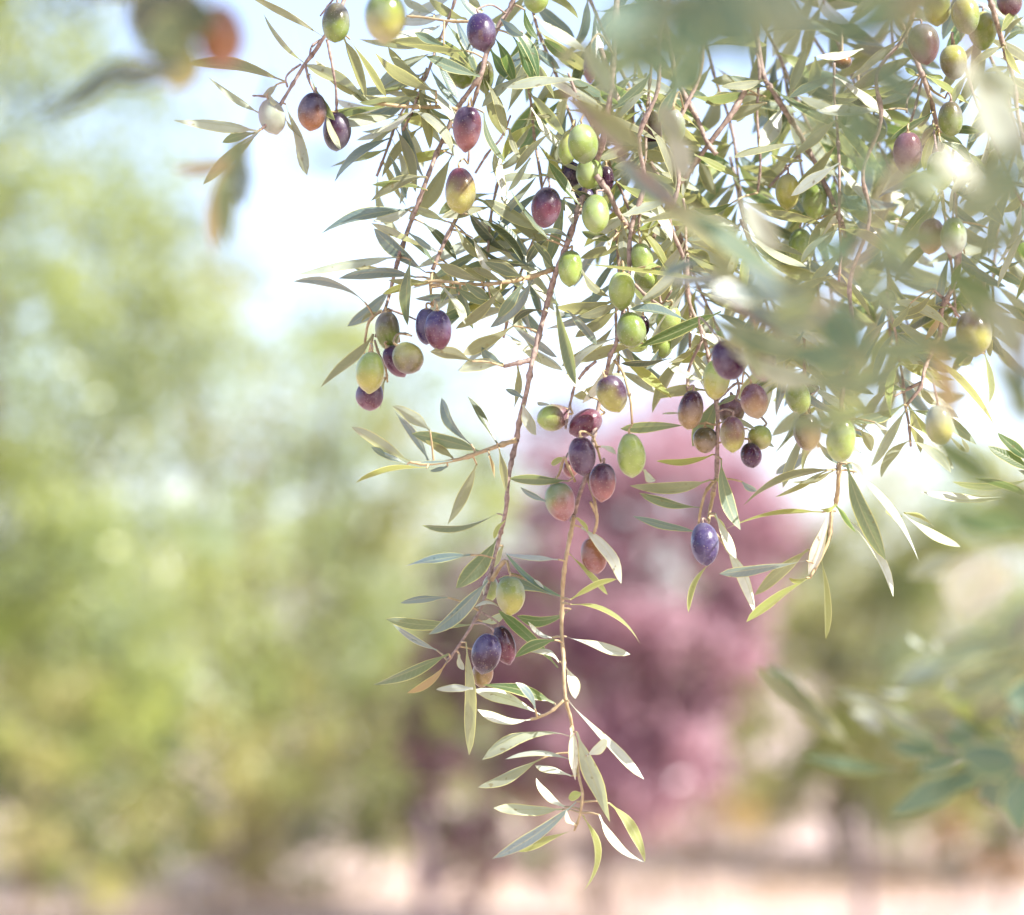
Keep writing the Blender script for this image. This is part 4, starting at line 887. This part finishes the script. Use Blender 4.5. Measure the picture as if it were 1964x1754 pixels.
for i, (px, d_, pw, yt, yb, mats, lab) in enumerate((
    (60, 16, 620, 1230, 1720, [FM_olive, FM_dark, FM_green], 'low green blurred bush at the lower left corner'),
    (430, 18, 560, 1280, 1690, [FM_dark, FM_olive, FM_olive], 'low green blurred bush at the bottom, between the corner bush and the dark reddish leaves'),
    (700, 22, 460, 1180, 1620, [FM_green, FM_olive, FM_dark], 'yellow green blurred bush left of the dark reddish leaves'),
    (1620, 24, 620, 1300, 1580, [FM_olive, FM_green, FM_olive], 'olive green blurred bush below the right trees'),
    (1930, 22, 460, 1300, 1620, [FM_green, FM_olive, FM_dark], 'green blurred bush behind the rust brown shrub'),
    (1130, 26, 420, 1380, 1570, [FM_rust, FM_yel], 'brownish blurred bush under the purple tree'))):
    bg_tree('bush', lab, px, d_, pw, yt, yb, mats, 60 + i, 60, 90, 0.03, 'bushes at the foot of the trees', cat='bush', leaf=(0.06, 0.10))
far = [(-500, 2), (150, 1), (700, 0), (1150, 3), (1650, 1), (2200, 2), (2700, 0)]
for i, (px, k) in enumerate(far):
    bg_tree('background_tree', ['distant olive tree in the row far behind, leftmost', 'distant olive tree far behind the left tree', 'distant olive tree behind the gap left of the purple tree', 'distant olive tree behind the purple tree', 'distant olive tree behind the right trees', 'distant olive tree at the right edge of the far row', 'distant olive tree beyond the right edge'][i],
            px, 46, 780, 1000 + 40 * k, 1400, [FM_green, FM_olive], 20 + i, 40, 90, 0.15, 'far row of olive trees', leaf=(0.16, 0.26))

# posts and thin trunks
for (px, dist, y0, r, lab) in ((1650, 17, 1560, 0.035, 'thin dark wooden stake standing in the pink ground at lower right'), (815, 16, 1560, 0.05, 'dark weathered stake at the bottom, left of the purple tree')):
    t = empty('wooden_stake', G(px, dist)); tag(t, lab, 'stake')
    V, Fc = [], []; h = zat(y0, dist)
    tube(V, Fc, [Vector((0, 0, -0.1)), Vector((0.01, 0, h * 0.5)), Vector((-0.01, 0, h)), Vector((-0.01, 0, h + 0.02))], r, r * 0.8, 10, 0.1, rc)
    link('post', V, Fc, SM['w'], t)

# ground
m, n, l = newmat('dry pink earth')
out = n.new('ShaderNodeOutputMaterial'); pb = n.new('ShaderNodeBsdfPrincipled'); tc = n.new('ShaderNodeTexCoord')
n1 = n.new('ShaderNodeTexNoise'); n1.inputs['Scale'].default_value = 0.7; n1.inputs['Detail'].default_value = 8; l.new(tc.outputs['Object'], n1.inputs[0])
n2 = n.new('ShaderNodeTexNoise'); n2.inputs['Scale'].default_value = 9; n2.inputs['Detail'].default_value = 6; l.new(tc.outputs['Object'], n2.inputs[0])
c = mixc(n, l, ramp(n, l, n1.outputs[0], 0.35, 0.65), (0.60, 0.46, 0.39), (0.52, 0.38, 0.32))
c = mixc(n, l, math_(n, l, 'MULTIPLY', ramp(n, l, n2.outputs[0], 0.5, 0.7), 0.5), c, (0.34, 0.25, 0.18))
l.new(c, pb.inputs['Base Color']); pb.inputs['Roughness'].default_value = 0.9
bp = n.new('ShaderNodeBump'); bp.inputs['Distance'].default_value = 0.05; l.new(n2.outputs[0], bp.inputs['Height']); l.new(bp.outputs[0], pb.inputs['Normal'])
l.new(pb.outputs[0], out.inputs[0])
V = []; Fc = []
NX = 60
ys = [-40 + 1.6 * i for i in range(70)] + [80, 120, 200, 400, 900, 2000]
xs = [-1500, -600, -200, -90] + [-50 + 100 * i / 50 for i in range(51)] + [90, 200, 600, 1500]
for y in ys:
    for x in xs:
        V.append(Vector((x, y, 0.05 * noise.noise(Vector((x * .3, y * .3, 0))) if y < 80 and abs(x) < 80 else 0)))
nx = len(xs)
for j in range(len(ys) - 1):
    for i in range(nx - 1): Fc.append((j * nx + i, j * nx + i + 1, (j + 1) * nx + i + 1, (j + 1) * nx + i))
g = link('ground', V, Fc, m); g['kind'] = 'structure'
gp = random.Random(5)
DG = foliage_mat('dry grass blades', (0.28, 0.21, 0.13), (0.50, 0.38, 0.26), (0.4, 0.3, 0.2), 0.3)
pts = []
for k in range(900):
    d_ = gp.uniform(13, 42); x_ = gp.uniform(-0.30, 0.30) * d_
    if noise.noise(Vector((x_ * 0.35, d_ * 0.35, 9))) < -0.02: continue
    for j in range(22): pts.append(Vector((x_ + gp.gauss(0, 0.22), d_ + gp.gauss(0, 0.22), 0.02)))
V, Fc, U = [], [], []
for p in pts:
    h_ = gp.uniform(0.06, 0.26); a_ = gp.uniform(0, 3.14); wv_ = Vector((math.cos(a_), math.sin(a_), 0)) * 0.012; ln_ = Vector((gp.gauss(0, .4), gp.gauss(0, .4), 0)) * h_
    b_ = len(V); V += [p - wv_, p + wv_, p + ln_ + Vector((0, 0, h_))]; U += [(0, 0), (1, 0), (.5, 1)]; Fc.append((b_, b_ + 1, b_ + 2))
gr = link('dry_grass', V, Fc, DG, None, U); tag(gr, 'dry grass and weeds growing in patches on the pale pink earth', 'grass', kind='stuff')
print('leaves', len([o for o in bpy.data.objects if o.name.startswith('leaf')]), 'canopy', len(cpts), tries, 'lit', len(LIT))
